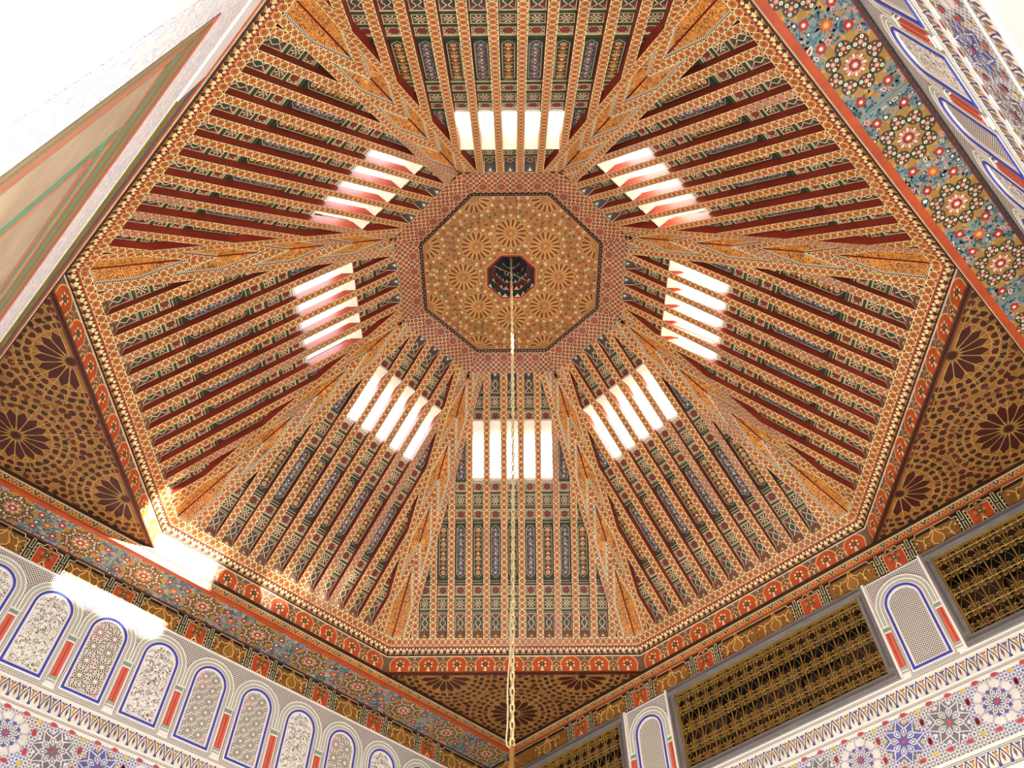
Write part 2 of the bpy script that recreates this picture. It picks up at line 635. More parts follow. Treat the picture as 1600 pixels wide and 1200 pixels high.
def hip_beam_mesh(sg):
    b = B(CIRC, BEAMSIDE)
    s1 = LF
    a0, a1 = hw(S0) - HIPO, hw(s1) - HIPO
    L = hypot(a0 - a1, s1 - S0)
    ww = HIPW / 2 * L / (s1 - S0)
    pts = [(sg * (a0 - ww), S0), (sg * (a0 + ww), S0), (sg * (a1 + ww), s1), (sg * (a1 - ww), s1)]
    uv = [(0, -BW / 2), (0, BW / 2), (L, BW / 2), (L, -BW / 2)]
    b.prism(pts, -DEP, 0.004, mat=BEAMSIDE, top_mat=CIRC, uv=uv)
    return b.mesh('hip_beam')
ME_HIP = [hip_beam_mesh(-1), hip_beam_mesh(1)]

# chevron panels across the right-hand hip (u > 0 on this side, mirrored on the next side)
F0 = face_frame(90)
F1 = face_frame(45)          # the neighbour to the right of the side at 90 degrees
REL = F0.inverted() @ F1
HB = HIPO - HIPW / 2 * 1.04  # inner edge of the hip beam from the hip line
def hip_panels():
    out = []
    us = [abs(u) for u in BEAM_U[6:]]      # .09 .27 .45 .63 .81 .99
    cells = []
    uA = us[5] + BW / 2
    s0 = S0
    sc = s_hip(uA, HB)
    cells.append([(hw(s0), s0), (hw(s0) - HB, s0), (uA, sc), (uA, s_hip(uA))])
    for k in (5, 4, 3):
        a, c = us[k - 1] + BW / 2, us[k] - BW / 2
        cells.append([(a, s_hip(a, HB)), (a, s_hip(a)), (c, s_hip(c)), (c, s_hip(c, HB))])
    a, c = hw(LF), us[2] - BW / 2
    if c > 0.43:
        a = max(us[1] + BW / 2, 0.33)
    cells.append([(hw(LF) - HB, LF), (hw(LF), LF), (c, s_hip(c)), (c, s_hip(c, HB))] if c > hw(LF) - HB else [(hw(LF) - HB, LF), (hw(LF), LF), (hw(LF - .1), LF - .1), (hw(LF - .1) - HB, LF - .1)])
    for poly in cells:
        b = B(SCROLL, CHECK, BEAMSIDE)
        for half in (0, 1):
            def tr(x, y, w):
                if half == 0:
                    return (x, y, w)
                p = REL @ Vector((-x, y, w))
                return tuple(p)
            P = poly
            ar = sum(P[i][0] * P[(i + 1) % len(P)][1] - P[(i + 1) % len(P)][0] * P[i][1] for i in range(len(P)))
            if ar < 0:
                P = P[::-1]
            cx = sum(p[0] for p in P) / len(P)
            cy = sum(p[1] for p in P) / len(P)
            w = -0.014
            def put(pts, uv, mat):
                q = [tr(x, y, ww) for x, y, ww in pts]
                if half:
                    q, uv = q[::-1], uv[::-1]
                b.face(q, 'ffffff', mat, uv)
            put([(x, y, w) for x, y in P], [(x + half * 3, y) for x, y in P], SCROLL)
            n = len(P)
            for i in range(n):
                p, q = P[i], P[(i + 1) % n]
                onhip = abs(p[0] - hw(p[1])) < 1e-4 and abs(q[0] - hw(q[1])) < 1e-4
                L = hypot(q[0] - p[0], q[1] - p[1])
                nx, ny = -(q[1] - p[1]) / L, (q[0] - p[0]) / L
                ww = 0.004 if onhip else 0.016
                mt = BEAMSIDE if onhip else CHECK
                put([(p[0], p[1], w + .002), (q[0], q[1], w + .002), (q[0] + nx * ww, q[1] + ny * ww, w + .002), (p[0] + nx * ww, p[1] + ny * ww, w + .002)],
                    [(0, 0), (L, 0), (L, ww), (0, ww)], mt)
                put([(p[0], p[1], w - 0.03), (q[0], q[1], w - 0.03), (q[0], q[1], w), (p[0], p[1], w)], [(0, 0), (L, 0), (L, .02), (0, .02)], BEAMSIDE)
        out.append(b.mesh('hip_panel'))
    return out
ME_HIPP = hip_panels()

CR = 'e6d2a0'
PW = 0.104
def coffer_base(L, ground, line=CR):
    b = B(PAINT)
    b.box(-PW / 2, -L / 2, 0, PW / 2, L / 2, 0.012, ground, PAINT)
    b.e = 0.0006
    o = 0.012 / b.e
    b.o = o
    for x in (-PW / 2 + .003, PW / 2 - .003):
        b.line((x, -L / 2), (x, L / 2), .005, line, o + 1)
    for y in (-L / 2 + .003, L / 2 - .003):
        b.line((-PW / 2, y), (PW / 2, y), .005, line, o + 1)
    return b
def coffer_lozenge(L=0.2):
    b = coffer_base(L, '553c36')
    o = b.o
    b.circle(0, 0.015, .052, '4c3136', o + 1, 8)
    for sg in (-1, 1):
        b.path([(sg * .04, L / 2 - .01), (sg * .004, L / 2 - .055), (sg * .03, .01), (sg * .004, -.035), (sg * .042, -L / 2 + .02)], .006, CR, o + 2)
    b.poly([(0, .048), (.02, .012), (0, -.022), (-.02, .012)], '35452f', o + 3)
    b.poly([(-.045, -L / 2 + .008), (.045, -L / 2 + .008), (0, -.05)], '9a5a2c', o + 1)
    for sg in (-1, 1):
        b.circle(sg * .032, L / 2 - .03, .011, 'a04a2a', o + 2, 8)
        b.circle(sg * .034, -.012, .010, '7a6a40', o + 2, 8)
    return b.mesh('panel')
def coffer_star(L=0.104):
    b = coffer_base(L, '56462f')
    o = b.o
    b.star(0, 0, 8, .047, .026, 'e2cf9e', o + 1, pi / 8)
    b.star(0, 0, 4, .043, .014, '2c3a2a', o + 2, pi / 4)
    b.circle(0, 0, .014, 'e2cf9e', o + 3, 8)
    b.circle(0, 0, .008, '5a2418', o + 4, 8)
    for k in range(4):
        a = k * pi / 2
        b.petal(0, 0, a, .018, .046, .02, '6e241a', o + 3)
        b.circle(.042 * cos(a + pi / 4), .042 * sin(a + pi / 4), .008, '3d5234', o + 3, 6)
    return b.mesh('panel')
def coffer_rosette(L=0.092):
    b = coffer_base(L, '523f2c')
    o = b.o
    for sx in (-1, 1):
        for sy in (-1, 1):
            b.poly([(sx * .047, sy * .040), (sx * .047, sy * .022), (sx * .028, sy * .040)], 'c0ae80', o + 1)
    b.star(0, 0, 8, .045, .038, 'efdcae', o + 1)
    b.circle(0, 0, .0375, '4a1a12', o + 2, 12)
    b.circle(0, 0, .033, '7c2c1e', o + 3, 12)
    b.star(0, 0, 6, .018, .008, '6a3a22', o + 4)
    return b.mesh('panel')
def coffer_flower(L, kind):
    b = B(PAINT)
    g = '3a2c1c' if kind else '40383a'
    b.box(-PW / 2, -L / 2, 0, PW / 2, L / 2, 0.010, '2b3526', PAINT)
    b.e = 0.0006
    o = b.o = 0.010 / 0.0006
    w, l, cch = PW / 2 - .008, L / 2 - .006, .04
    outl = [(-w, -l + cch), (0, -l), (w, -l + cch), (w, l - cch), (0, l), (-w, l - cch)]
    b.poly(outl, 'cbb98c', o + 1)
    b.poly([(x * .9, y * .985) for x, y in outl], '1c1712', o + 2)
    n = int(L / .011)
    for i in range(n):
        y = -l + cch + (2 * l - 2 * cch) * i / n
        for sx in (-1, 1):
            b.circle(sx * w * .93, y, .0027, 'e8dcb8', o + 3, 4)
    b.poly([(x * .8, y * .965) for x, y in outl], g, o + 4)
    rr = random.Random(3 + kind)
    m = int(L / .055)
    for i in range(m):
        y = -l + cch * .7 + (2 * l - 1.4 * cch) * (i + .5) / m
        if kind:
            c1, c2 = (('d9b070', '8a3020'), ('9a3824', 'd8b078'), ('b07a28', '5a1c12'))[i % 3]
            b.star(0, y, 8, .026, .019, c1, o + 5)
            b.circle(0, y, .013, c2, o + 6, 8)
            b.circle(0, y, .006, 'e8d8a8', o + 7, 6)
            for sx in (-1, 1):
                b.petal(0, y + .026, pi / 2 + sx * 1.1, .01, .04, .014, '6a7a40' if i % 2 else 'b88a30', o + 5)
        else:
            b.star(0, y, 8, .024, .009, 'a83a28' if i % 2 else '8a94a0', o + 6)
            b.circle(0, y, .007, 'e8d8b8', o + 7, 6)
            for k in range(6):
                b.circle(rr.uniform(-.032, .032), y + rr.uniform(-.026, .026), .006, ('c8b8a8', '7a8a90', 'b05a48', 'd0c090')[k % 4], o + 5, 5)
            for sx in (-1, 1):
                b.petal(0, y + .027, pi / 2 + sx * 1.2, .004, .038, .012, '5c6e5c', o + 5)
    return b.mesh('panel')
ME_LOZ, ME_STAR, ME_ROS = coffer_lozenge(), coffer_star(), coffer_rosette()
ME_FL = [coffer_flower(0.55, 0), coffer_flower(0.55, 1)]
# (centre, mesh or None) up the slope, and battens between them
ROWS = [(0.292, 'loz'), (0.488, 'star'), (0.620, 'ros'), (1.012, 'fl'), (1.388, 'ros'), (1.534, 'star'), (1.672, 'ros'),
        (2.428, 'ros'), (2.574, 'star'), (2.776, 'lozt')]
BATT = [0.417, 0.558, 0.700, 1.318, 1.455, 1.607, 1.739, 2.345, 2.500, 2.650]
def batten_mesh(s):
    b = B(GREEN)
    h = hw(s) - 0.02
    b.box(-h, -.0105, 0, h, .0105, .018, mat=GREEN)
    b.box(-h, -.0155, 0, h, .0155, .010, 'd8c690', PAINT)
    return b.mesh('batten')
ME_BATT = [batten_mesh(s) for s in BATT]

def slot_end_mesh(top):
    b = B(PAINT)
    hwid = .057
    z0, z1 = -DEP, -.002
    L = .078
    g, f = ('7d6058', 'b08a54') if not top else ('4a3a3a', 'c8b894')
    sg = -1 if top else 1
    P = [(-hwid, 0, z1), (hwid, 0, z1), (hwid, sg * L, z0), (-hwid, sg * L, z0)]
    fl = (lambda q: q[::-1]) if top else (lambda q: q)
    b.face(fl(P), g)
    def at(x, t, e=.0012):
        return (x, sg * (L * t), z1 + (z0 - z1) * t + e)
    def q4(x0, x1, t0, t1, c):
        b.face(fl([at(x0, t0), at(x1, t0), at(x1, t1), at(x0, t1)]), c)
    q4(-hwid, hwid, 0, .05, f)
    q4(-hwid, hwid, .95, 1, CR)
    q4(-hwid, -hwid + .005, 0, 1, CR)
    q4(hwid - .005, hwid, 0, 1, CR)
    b.face(fl([at(-.04, .1), at(.04, .1), at(0, .7)]), '9a6238' if not top else '5a4a44')
    b.face(fl([at(-.016, .16, .002), at(.016, .16, .002), at(0, .45, .002)]), CR)
    return b.mesh('slot_end')
ME_SE0, ME_SE1 = slot_end_mesh(False), slot_end_mesh(True)
sides = []
for i in range(8):
    az = 90 - 45 * i
    Fm = face_frame(az)
    sd = O('dome_side', ME_BOARD, ceiling, CINV @ Fm)
    sides.append((az, sd))
    for me in ME_BEAMS:
        O('beam', me, sd)
    for me in ME_HIP:
        O('hip_beam', me, sd)
    for me in ME_HIPP:
        O('hip_panel', me, sd)
    for s, me in zip(BATT, ME_BATT):
        O('batten', me, sd, T(0, s, -DEP))
    for j in range(-6, 7):
        O('slot_end', ME_SE0, sd, T(.18 * j, S0, 0))
    for j in (-1, 0, 1):
        O('slot_end', ME_SE1, sd, T(.18 * j, LF, 0))
    for j in (-3, 3):
        O('panel', ME_FL[0], sd, T(.18 * j, 2.0, -DEP))
    for s, k in ROWS:
        for j in range(-6, 7):
            u = 0.18 * j
            if abs(u) - 0.03 > hw(s) - 0.10 + (.1 if k == 'fl' else 0):
                continue
            me = {'loz': ME_LOZ, 'lozt': ME_LOZ, 'star': ME_STAR, 'ros': ME_ROS, 'fl': ME_FL[(j + 7) % 2]}[k]
            M = T(u, s, -DEP)
            if k == 'lozt':
                M = M @ Matrix.Rotation(pi, 4, 'Z')
            if k == 'fl':
                M = T(u, s, -DEP)
            O('panel', me, sd, M)

# ------------------------------------------------------------------ dome windows
def dome_window(n, az):
    a = radians(az)
    er = Vector((cos(a), sin(a), 0))
    # local frame: x to the right, y outwards (radial), z up
    Fm = frame(Vector((0, 0, EYE)), Vector((sin(a), -cos(a), 0)), er, Vector((0, 0, 1)))
    rh0, rh1, zh = 1.468, 1.70, 6.674
    rs0, rs1, zs = 1.915, 2.15, 6.279
    b = B(REVEAL)
    def slab(pr, x0, x1):     # profile in (r, z) swept along x
        n_ = len(pr)
        b.face([(x0, r, z) for r, z in pr], mat=REVEAL)
        b.face([(x1, r, z) for r, z in pr[::-1]], mat=REVEAL)
        for i in range(n_):
            p, q = pr[i], pr[(i + 1) % n_]
            b.face([(x0, p[0], p[1]), (x1, p[0], p[1]), (x1, q[0], q[1]), (x0, q[0], q[1])], mat=REVEAL)
    t = 0.03
    slab([(rh0, zh), (rh1, zh), (rh1, zh + t), (rh0, zh + t)], -WU - t, WU + t)
    slab([(rs0, zs - t), (rs1, zs - t), (rs1, zs), (rs0, zs)], -WU - t, WU + t)
    for x0 in (-WU - t, WU):
        slab([(rs0, zs), (rs1, zs), (rh1, zh), (rh0 + .03, zh)], x0, x0 + t)
    for x in (-.27, -.09, .09, .27):         # piers between the five lights of the window
        slab([(rs0 + .01, zs), (rs1 - .01, zs), (rh1 - .01, zh), (rh0 + .05, zh)], x - .03, x + .03)
    w = O('window_%d' % n, b, None, Fm, label='dome window reveal on the %s side of the ceiling' % NAMES[az % 360], cat='window', kind='structure')
    g = B(GLASS)
    g.face([(-WU, rs1 - .02, zs), (WU, rs1 - .02, zs), (WU, rh1 - .02, zh), (-WU, rh1 - .02, zh)], mat=GLASS)
    O('pane', g, w)
    for x in (-.145, .145):
        m = B(WHITE)
        m.tube([(x, rs1 - .02, zs), (x, rh1 - .02, zh)], .007, 4, mat=WHITE)
        O('glazing_bar', m, w)
    return w
NAMES = {90: 'far central', 45: 'far right', 0: 'right', 315: 'near right', 270: 'near central', 225: 'near left', 180: 'left', 135: 'far left'}
for i in range(8):
    dome_window(4 + i, 90 - 45 * i)

# ------------------------------------------------------------------ foot of the slope: circle row, red line, leaf band
def base_rail():
    b = B(CIRC, PAINT, BEAMSIDE)
    def qd(s0, s1, w0, w1, mat, col='ffffff', uvc=None):
        h0, h1 = hw(s0), hw(s1)
        pts = [(-h0, s0, w0), (h0, s0, w0), (h1, s1, w1), (-h1, s1, w1)]
        vc = (s1 - s0) / 2
        b.face(pts, col, mat, [(p[0], (-vc if k < 2 else vc) * (BW / 2 / vc)) for k, p in enumerate(pts)])
    qd(0.084, S0, 0.002, 0.002, CIRC)
    h = hw(S0)
    b.face([(-h, S0, .002), (h, S0, .002), (h, S0, -DEP), (-h, S0, -DEP)], '8a3a20', PAINT)
    qd(0.070, 0.084, 0.006, 0.006, PAINT, 'a8401e')
    qd(0.0, 0.070, 0.012, 0.0, PAINT, '4a2a12')
    n = 40
    for k in range(n):
        u = (k + .5 - n / 2) * 2 * hw(.035) / n
        p = 2 * hw(.035) / n
        z = .0085
        b.e = 1
        b.poly([(u - p * .42, .004), (u + p * .42, .004), (u + p * .12, .03), (u - p * .12, .03)], 'bd8040', .0118)
        b.circle(u, .036, p * .3, 'c89850', .0095, 8)
        b.circle(u, .036, p * .14, '8a4a1c', .0102, 6)
        b.poly([(u - p * .16, .048), (u + p * .16, .048), (u, .068)], 'b9803c', .008)
        b.circle(u + p / 2, .055, p * .22, 'b8702c', .0075, 6)
    return b.mesh('base_rail')
ME_RAIL = base_rail()
for az, sd in sides:
    O('base_rail', ME_RAIL, ceiling, CINV @ face_frame(az))

# ------------------------------------------------------------------ trim_1: lambrequin cornice of eight boards
trim1 = O('trim_1', None, None, T(0, 0, ZB + EYE), label='octagonal cornice of orange painted arches under the dome', cat='cornice', kind='structure')
def lambrequin():
    b = B(PAINT)
    h = RB * T8
    top, bot = ZB, Z_LAM
    b.box(-h, bot, -.03, h, top, 0, '7a5c48', PAINT)
    b.box(-h, top - .016, -.03, h, top + .004, .012, '1c1512', PAINT)
    b.box(-h, top - .028, -.03, h, top - .016, .006, 'd8c8a8', PAINT)
    b.box(-h, bot - .004, -.03, h, bot + .012, .010, '6a2a14', PAINT)
    b.box(-h, bot + .012, -.03, h, bot + .018, .004, 'e0b878', PAINT)
    n = 9
    p = 2 * h / n
    y0 = bot + .02
    H = .166
    def arch(x, w, hh, col, lay, out):
        pts = []
        for k in range(13):
            a = pi * k / 12
            pts.append((x + w * cos(a), y0 + hh - w * .95 + w * .95 * sin(a)))
        pts = [(x + w * .88, y0)] + pts + [(x - w * .88, y0)]
        b.poly(pts, out, lay)
        b.poly([(x + (q[0] - x) * .91, y0 + (q[1] - y0) * .95) for q in pts], col, lay + 1)
    for k in range(n):
        x = -h + (k + .5) * p
        xs = -h + k * p
        arch(x, p * .375, H + .008, 'bf5222', 1, 'e6bd7c')
        arch(xs, p * .15, H * .72, '8a5a34', 1, 'efc98a') if k else None
        # vase with blossoms
        b.poly([(x - .018, y0 + .002), (x + .018, y0 + .002), (x, y0 + .05)], 'f0dcae', 3)
        b.circle(x, y0 + .075, .034, '4a4a30', 3, 8)
        for q in range(6):
            a = q * pi / 3 + pi / 6
            b.circle(x + .036 * cos(a), y0 + .078 + .036 * sin(a), .0115, 'eed9a8', 4, 6)
        b.circle(x, y0 + .078, .010, 'c9502a', 5, 6)
        if k:
            b.poly([(xs - .012, y0 + .002), (xs + .012, y0 + .002), (xs, y0 + .03)], 'f0dcae', 3)
            for q in range(4):
                a = q * pi / 2
                b.circle(xs + .02 * cos(a), y0 + .055 + .02 * sin(a), .009, 'e8d0a0', 4, 6)
            b.circle(xs, y0 + .055, .008, '5a3018', 5, 6)
            for sg in (-1, 1):
                b.line((xs + sg * p * .18, y0), (xs + sg * p * .18, y0 + .06), .007, 'f0d6a0', 4)
            b.circle(xs, y0 + H * .72 + .025, .009, 'f0d6a0', 3, 6)
    return b.mesh('cornice_board')
ME_LAM = lambrequin()
for i in range(8):
    O('cornice_board', ME_LAM, trim1, T(0, 0, -(ZB + EYE)) @ wall_frame(90 - 45 * i, RB))

# ------------------------------------------------------------------ star (girih) patterns
def girih(b, centres, inside, gold, dark, n, rpet0, rpet1, lay, rings, spots, span):
    """n-petal rosettes round each centre and rings of small pieces between them"""
    def near(x, y):
        return min(range(len(centres)), key=lambda i: hypot(x - centres[i][0], y - centres[i][1]))
    for ci, (cx, cy) in enumerate(centres):
        for k in range(n):
            a = 2 * pi * (k + .5) / n
            xm, ym = cx + rpet1 * .97 * cos(a), cy + rpet1 * .97 * sin(a)
            if inside(xm, ym):
                wd = 2 * pi * rpet1 / n * .82
                b.petal(cx, cy, a, rpet0 * .9, rpet1, wd, gold, lay)
                b.petal(cx, cy, a, rpet0 * 1.05, rpet1 * .97, wd * .80, dark, lay + 1)
        for (r, m, size, col, sides_) in rings:
            for k in range(m):
                a = 2 * pi * (k + (.5 if sides_ % 2 else 0)) / m
                x, y = cx + r * cos(a), cy + r * sin(a)
                if inside(x, y) and near(x, y) == ci:
                    ok = all(hypot(x - c[0], y - c[1]) > r * .985 for j, c in enumerate(centres) if j != ci)
                    if not ok:
                        continue
                    b.circle(x, y, size, gold, lay, max(sides_, 5), a)
                    b.circle(x, y, size * .82, col, lay + 1, max(sides_, 5), a)

trim_g = []
def corner_panel(az):
    """triangle between an axis side of the octagon and the square's corner, facing down; y runs to the corner"""
    h = RB * T8
    dpt = RB * sqrt(2) - RB
    b = B(PAINT)
    b.prism([(-h, 0), (h, 0), (0, dpt)], -.03, 0, '8c5e2a', PAINT)
    b.e = .0008
    def inside(x, y):
        return y > .012 and abs(x) < h * (1 - y / dpt) - .02
    cs = [(-.67, .06), (.67, .06), (0, .70)]
    rings = [(.30 + .062 * k, int(round(2 * pi * (.30 + .062 * k) / .074 / 2)) * 2, .0375, ('4a1a10', '3a140c', '5a2414')[k % 3], (6, 5, 6)[k % 3]) for k in range(10)]
    girih(b, cs, inside, 'a87c3c', '43160d', 16, .05, .265, 1, rings, None, None)
    # gilt straps radiating from each star
    for cx, cy in cs:
        for k in range(16):
            a = 2 * pi * k / 16
            for r0, r1 in ((.03, .29), (.29, .42), (.42, .55), (.55, .68)):
                if r0 > .4 and min(hypot(cx + r1 * cos(a) - c[0], cy + r1 * sin(a) - c[1]) for c in cs) < r1 - .01:
                    continue
                p, q = (cx + r0 * cos(a), cy + r0 * sin(a)), (cx + r1 * cos(a), cy + r1 * sin(a))
                if inside(*q) and (inside(*p) or r0 < .1):
                    b.line(p, q, .006, 'b48c4c', 4)
            a2 = 2 * pi * (k + 1) / 16
            for R in (.272, .33, .39, .455):
                p, q = (cx + R * cos(a), cy + R * sin(a)), (cx + R * .98 * cos(a2), cy + R * .98 * sin(a2))
                if inside(*p) and inside(*q):
                    b.line(p, q, .005, 'b48c4c', 4)
        if inside(cx, cy):
            b.star(cx, cy, 16, .05, .03, '3a1a0c', 5)
    for x in range(-13, 14):
        for y in range(0, 14):
            px, py = x * .095 + (y % 2) * .047, .05 + y * .09
            if inside(px, py) and min(hypot(px - c[0], py - c[1]) for c in cs) > .3:
                b.star(px, py, 5, .018, .008, '2f3a34', 5, x + y)
    # dark border lines
    for p, q in (((-h, 0.004), (h, 0.004)), ((h, 0), (0, dpt)), ((-h, 0), (0, dpt))):
        b.line(p, q, .02, '2a170c', 6)
    return b.mesh('corner_panel')
ME_COR = corner_panel(0)
for az in (90, 0, 180, 270):
    O('corner_panel', ME_COR, ceiling, CINV @ soffit_frame(az, RB, Z_LAM))

# ------------------------------------------------------------------ trim_2: zigzag strip round the square
trim2 = O('trim_2', None, None, T(0, 0, Z_ZIG + EYE), label='narrow zigzag painted strip running round the square under the corner panels', cat='cornice', kind='structure')
def zigzag(u0, u1):
    b = B(PAINT)
    b.box(u0, Z_ZIG, -.04, u1, Z_LAM + .002, 0.0, 'c99a58', PAINT)
    b.box(u0, Z_LAM - .03, -.04, u1, Z_LAM + .002, .016, '3a2216', PAINT)
    b.box(u0, Z_LAM - .036, -.04, u1, Z_LAM - .03, .010, 'cdb890', PAINT)
    b.box(u0, Z_ZIG - .004, -.04, u1, Z_ZIG + .018, .006, 'b0481e', PAINT)
    n = int((u1 - u0) / .062)
    cols = ['23332c', 'b4502a', '3a4a58', 'b4502a']
    for k in range(n):
        x = u0 + (k + .5) * (u1 - u0) / n
        b.poly([(x - .027, Z_LAM - .04), (x + .027, Z_LAM - .04), (x, Z_ZIG + .026)], cols[k % 4], 2)
        b.poly([(x - .012, Z_LAM - .046), (x + .012, Z_LAM - .046), (x, Z_LAM - .062)], 'e8d0a0', 3)
        b.circle(x + .031, Z_ZIG + .035, .008, '8a3a1c', 2, 6)
    return b.mesh('strip_board')
ME_ZIG = zigzag(-RB, RB)
for side in AZ:
    O('strip_board', ME_ZIG, trim2, T(0, 0, -(Z_ZIG + EYE)) @ wall_frame(AZ[side], 3.046))

# ------------------------------------------------------------------ floral soffits
def medallion(b, x, y, R, lay):
    b.star(x, y, 8, R * 1.0, R * .86, 'a07a3a', lay, pi / 8)
    for k in range(8):
        a = k * pi / 4
        for da in (-.2, .2):
            b.petal(x, y, a + pi / 8 + da, R * .72, R * .98, .018, 'c48a34', lay + 1)
    for k in range(8):
        a = k * pi / 4
        cx, cy = x + R * .62 * cos(a), y + R * .62 * sin(a)
        b.circle(cx, cy, R * .262, 'a87c36', lay + 2, 14)
        b.circle(cx, cy, R * .235, '343c2e', lay + 3, 14)
        b.circle(cx, cy, R * .075, 'c9785c', lay + 4, 8)
        b.circle(cx, cy, R * .035, 'e0b890', lay + 5, 6)
        for q in range(6):
            t = a + q * pi / 3
            px, py = cx + R * .148 * cos(t), cy + R * .148 * sin(t)
            if q % 2 == 0:
                b.star(px, py, 6, R * .066, R * .045, 'eee2c0', lay + 4)
                b.circle(px, py, R * .022, '4a4a38', lay + 5, 6)
            else:
                b.circle(px, py, R * .05, '9c3026', lay + 4, 6)
                b.circle(px, py, R * .018, 'f0e0c8', lay + 5, 5)
    b.star(x, y, 8, R * .36, R * .26, '8c2f26', lay + 3)
    b.star(x, y, 8, R * .33, R * .22, 'c48e74', lay + 4)
    for k in range(8):
        a = k * pi / 4 + pi / 8
        b.petal(x, y, a, R * .20, R * .33, .016, 'e4d8bc', lay + 5)
    b.star(x, y, 8, R * .19, R * .155, '8e1f22', lay + 6)
    b.star(x, y, 8, R * .115, R * .08, 'cf8c74', lay + 7)
    b.circle(x, y, R * .06, 'efe0c0', lay + 8, 8)

def floral_board(L, W_, offs, seed):
    """x along, y outwards 0..W_, medallions at the x positions in offs"""
    rr = random.Random(seed)
    b = B(PAINT)
    b.box(0.002, 0, -.03, L - .002, W_, 0, '7f877f', PAINT)
    b.e = .0006
    cy = W_ / 2
    for x in offs:
        medallion(b, x, cy, .194, 2)
    for k in range(int(L * 620)):
        x, y, t = rr.uniform(.02, L - .02), rr.uniform(.02, W_ - .02), rr.uniform(0, 6.28)
        b.petal(x, y, t, -.012, .014, .013, ('3a6070', '2f5a58', '4f7880', '6d8a8a', '2b4a50')[k % 5], 1)
    pts = []
    def free(x, y, r):
        return 0.004 + r < x < L - r and r + .008 < y < W_ - r - .012 and all(hypot(x - o, y - cy) > .180 + r * .5 for o in offs) and all(hypot(x - q[0], y - q[1]) > (r + q[2]) * .82 for q in pts)
    mids = [o + .2875 for o in offs] + [offs[0] - .2875] if offs else []
    for x in mids:
        if .03 < x < L - .03:
            b.star(x, cy, 9, .052, .022, 'b4441e', 4)
            b.star(x, cy, 9, .036, .018, 'cf6a2a', 5, .17)
            b.circle(x, cy, .014, 'e0a850', 6, 8)
            pts.append((x, cy, .05))
        for sx in (-1, 1):
            for sy in (-1, 1):
                px, py = x + sx * .085, cy + sy * .085
                if .02 < px < L - .02:
                    b.star(px, py, 7, .033, .026, 'a02c24', 4, sx)
                    b.circle(px, py, .015, 'c8685a', 5, 8)
                    b.circle(px, py, .010, 'f0e0c0', 6, 6)
                    pts.append((px, py, .033))
    for i in range(int(L * 6000)):
        r = rr.choice((.03, .024, .02, .016, .013))
        x, y = rr.uniform(0, L), rr.uniform(0, W_)
        if not free(x, y, r):
            continue
        pts.append((x, y, r))
        t = rr.uniform(0, 6.28)
        k = rr.random()
        if k < .42:
            for q in range(3):
                b.petal(x, y, t + q * 2.1, 0, r * 1.1, r * .8, ('33566a', '2d5a5a', '46707a', '2b4a44')[i % 4], 2 + q % 2)
        elif k < .62:
            b.petal(x, y, t, -r, r, r * 1.1, 'e2b09a' if i % 2 else 'e8d8b8', 3)
            b.petal(x, y, t, -r * .6, r * .7, r * .55, 'a8362c', 4)
        elif k < .76:
            for q in range(2):
                b.petal(x, y, t + q * 1.1, -r, r, r * .7, 'c08428' if q else 'b06a1e', 3 + q)
        elif k < .90:
            b.star(x, y, 5, r, r * .55, 'd89484', 3, t)
            b.circle(x, y, r * .3, 'b03a30', 4, 6)
        else:
            b.circle(x, y, r * .8, '2a3440', 3, 7)
            b.circle(x, y, r * .5, 'ded0b0', 4, 6)
    # curling stems
    for o in offs:
        for sy in (-1, 1):
            q = [(o + .2875 + .13 * cos(t_), cy + sy * (.02 + .12 * sin(t_))) for t_ in [pi * w_ / 8 for w_ in range(9)]]
            q = [p_ for p_ in q if 0.01 < p_[0] < L - .01]
            b.path(q, .006, '3f6a78', 1)
    # border lines
    b.line((0, .003), (L, .003), .006, 'a84428', 9)
    b.line((0, W_ - .008), (L, W_ - .008), .016, '7a2a26', 9)
    return b.mesh('soffit_board')

def soffit(name, az, d0, d1, t_first, label):
    st = O(name, None, None, T(0, 0, Z_ZIG + EYE), label=label, cat='soffit', kind='structure')
    a = radians(az)
    wdt = d1 - d0
    # medallion positions along the wall (= t)
    us = sorted((t_first + .576 * k) for k in range(-8, 9))
    lo, hi = -3.06, 3.06
    us = [u for u in us if lo + .05 < u < hi - .05]
    cuts = [lo] + [us[k] + .288 for k in range(1, len(us) - 1, 3)] + [hi]
    for i, (c0, c1) in enumerate(zip(cuts, cuts[1:])):
        offs = [u - c0 for u in us if c0 < u < c1]
        me = floral_board(c1 - c0, wdt, offs, 11 * i + int(az))
        O('soffit_board', me, st, T(0, 0, -(Z_ZIG + EYE)) @ soffit_frame(az, d0, Z_ZIG) @ T(c0, 0, 0))
    # dark moulding at the outer edge
    m = B(PAINT)
    m.box(lo, wdt - .020, 0, hi, wdt + .02, .008, '4a3a34', PAINT)
    m.box(lo, wdt - .028, 0, hi, wdt - .020, .006, '7a2428', PAINT)
    for k in range(120):
        m.circle(lo + (k + .5) * (hi - lo) / 120, wdt - .008, .004, '8a7060', .0086 / m.e, 5)
    O('edge_moulding', m, st, T(0, 0, -(Z_ZIG + EYE)) @ soffit_frame(az, d0, Z_ZIG))
    return st
soffit('trim_3', -45, 3.05, D_NR, -.547, 'blue grey soffit of flower medallions along the near right wall')
soffit('trim_4', 135, 3.05, D_L, 2.339 - .576 * 6, 'shadowed soffit of flower medallions over the row of white arches')

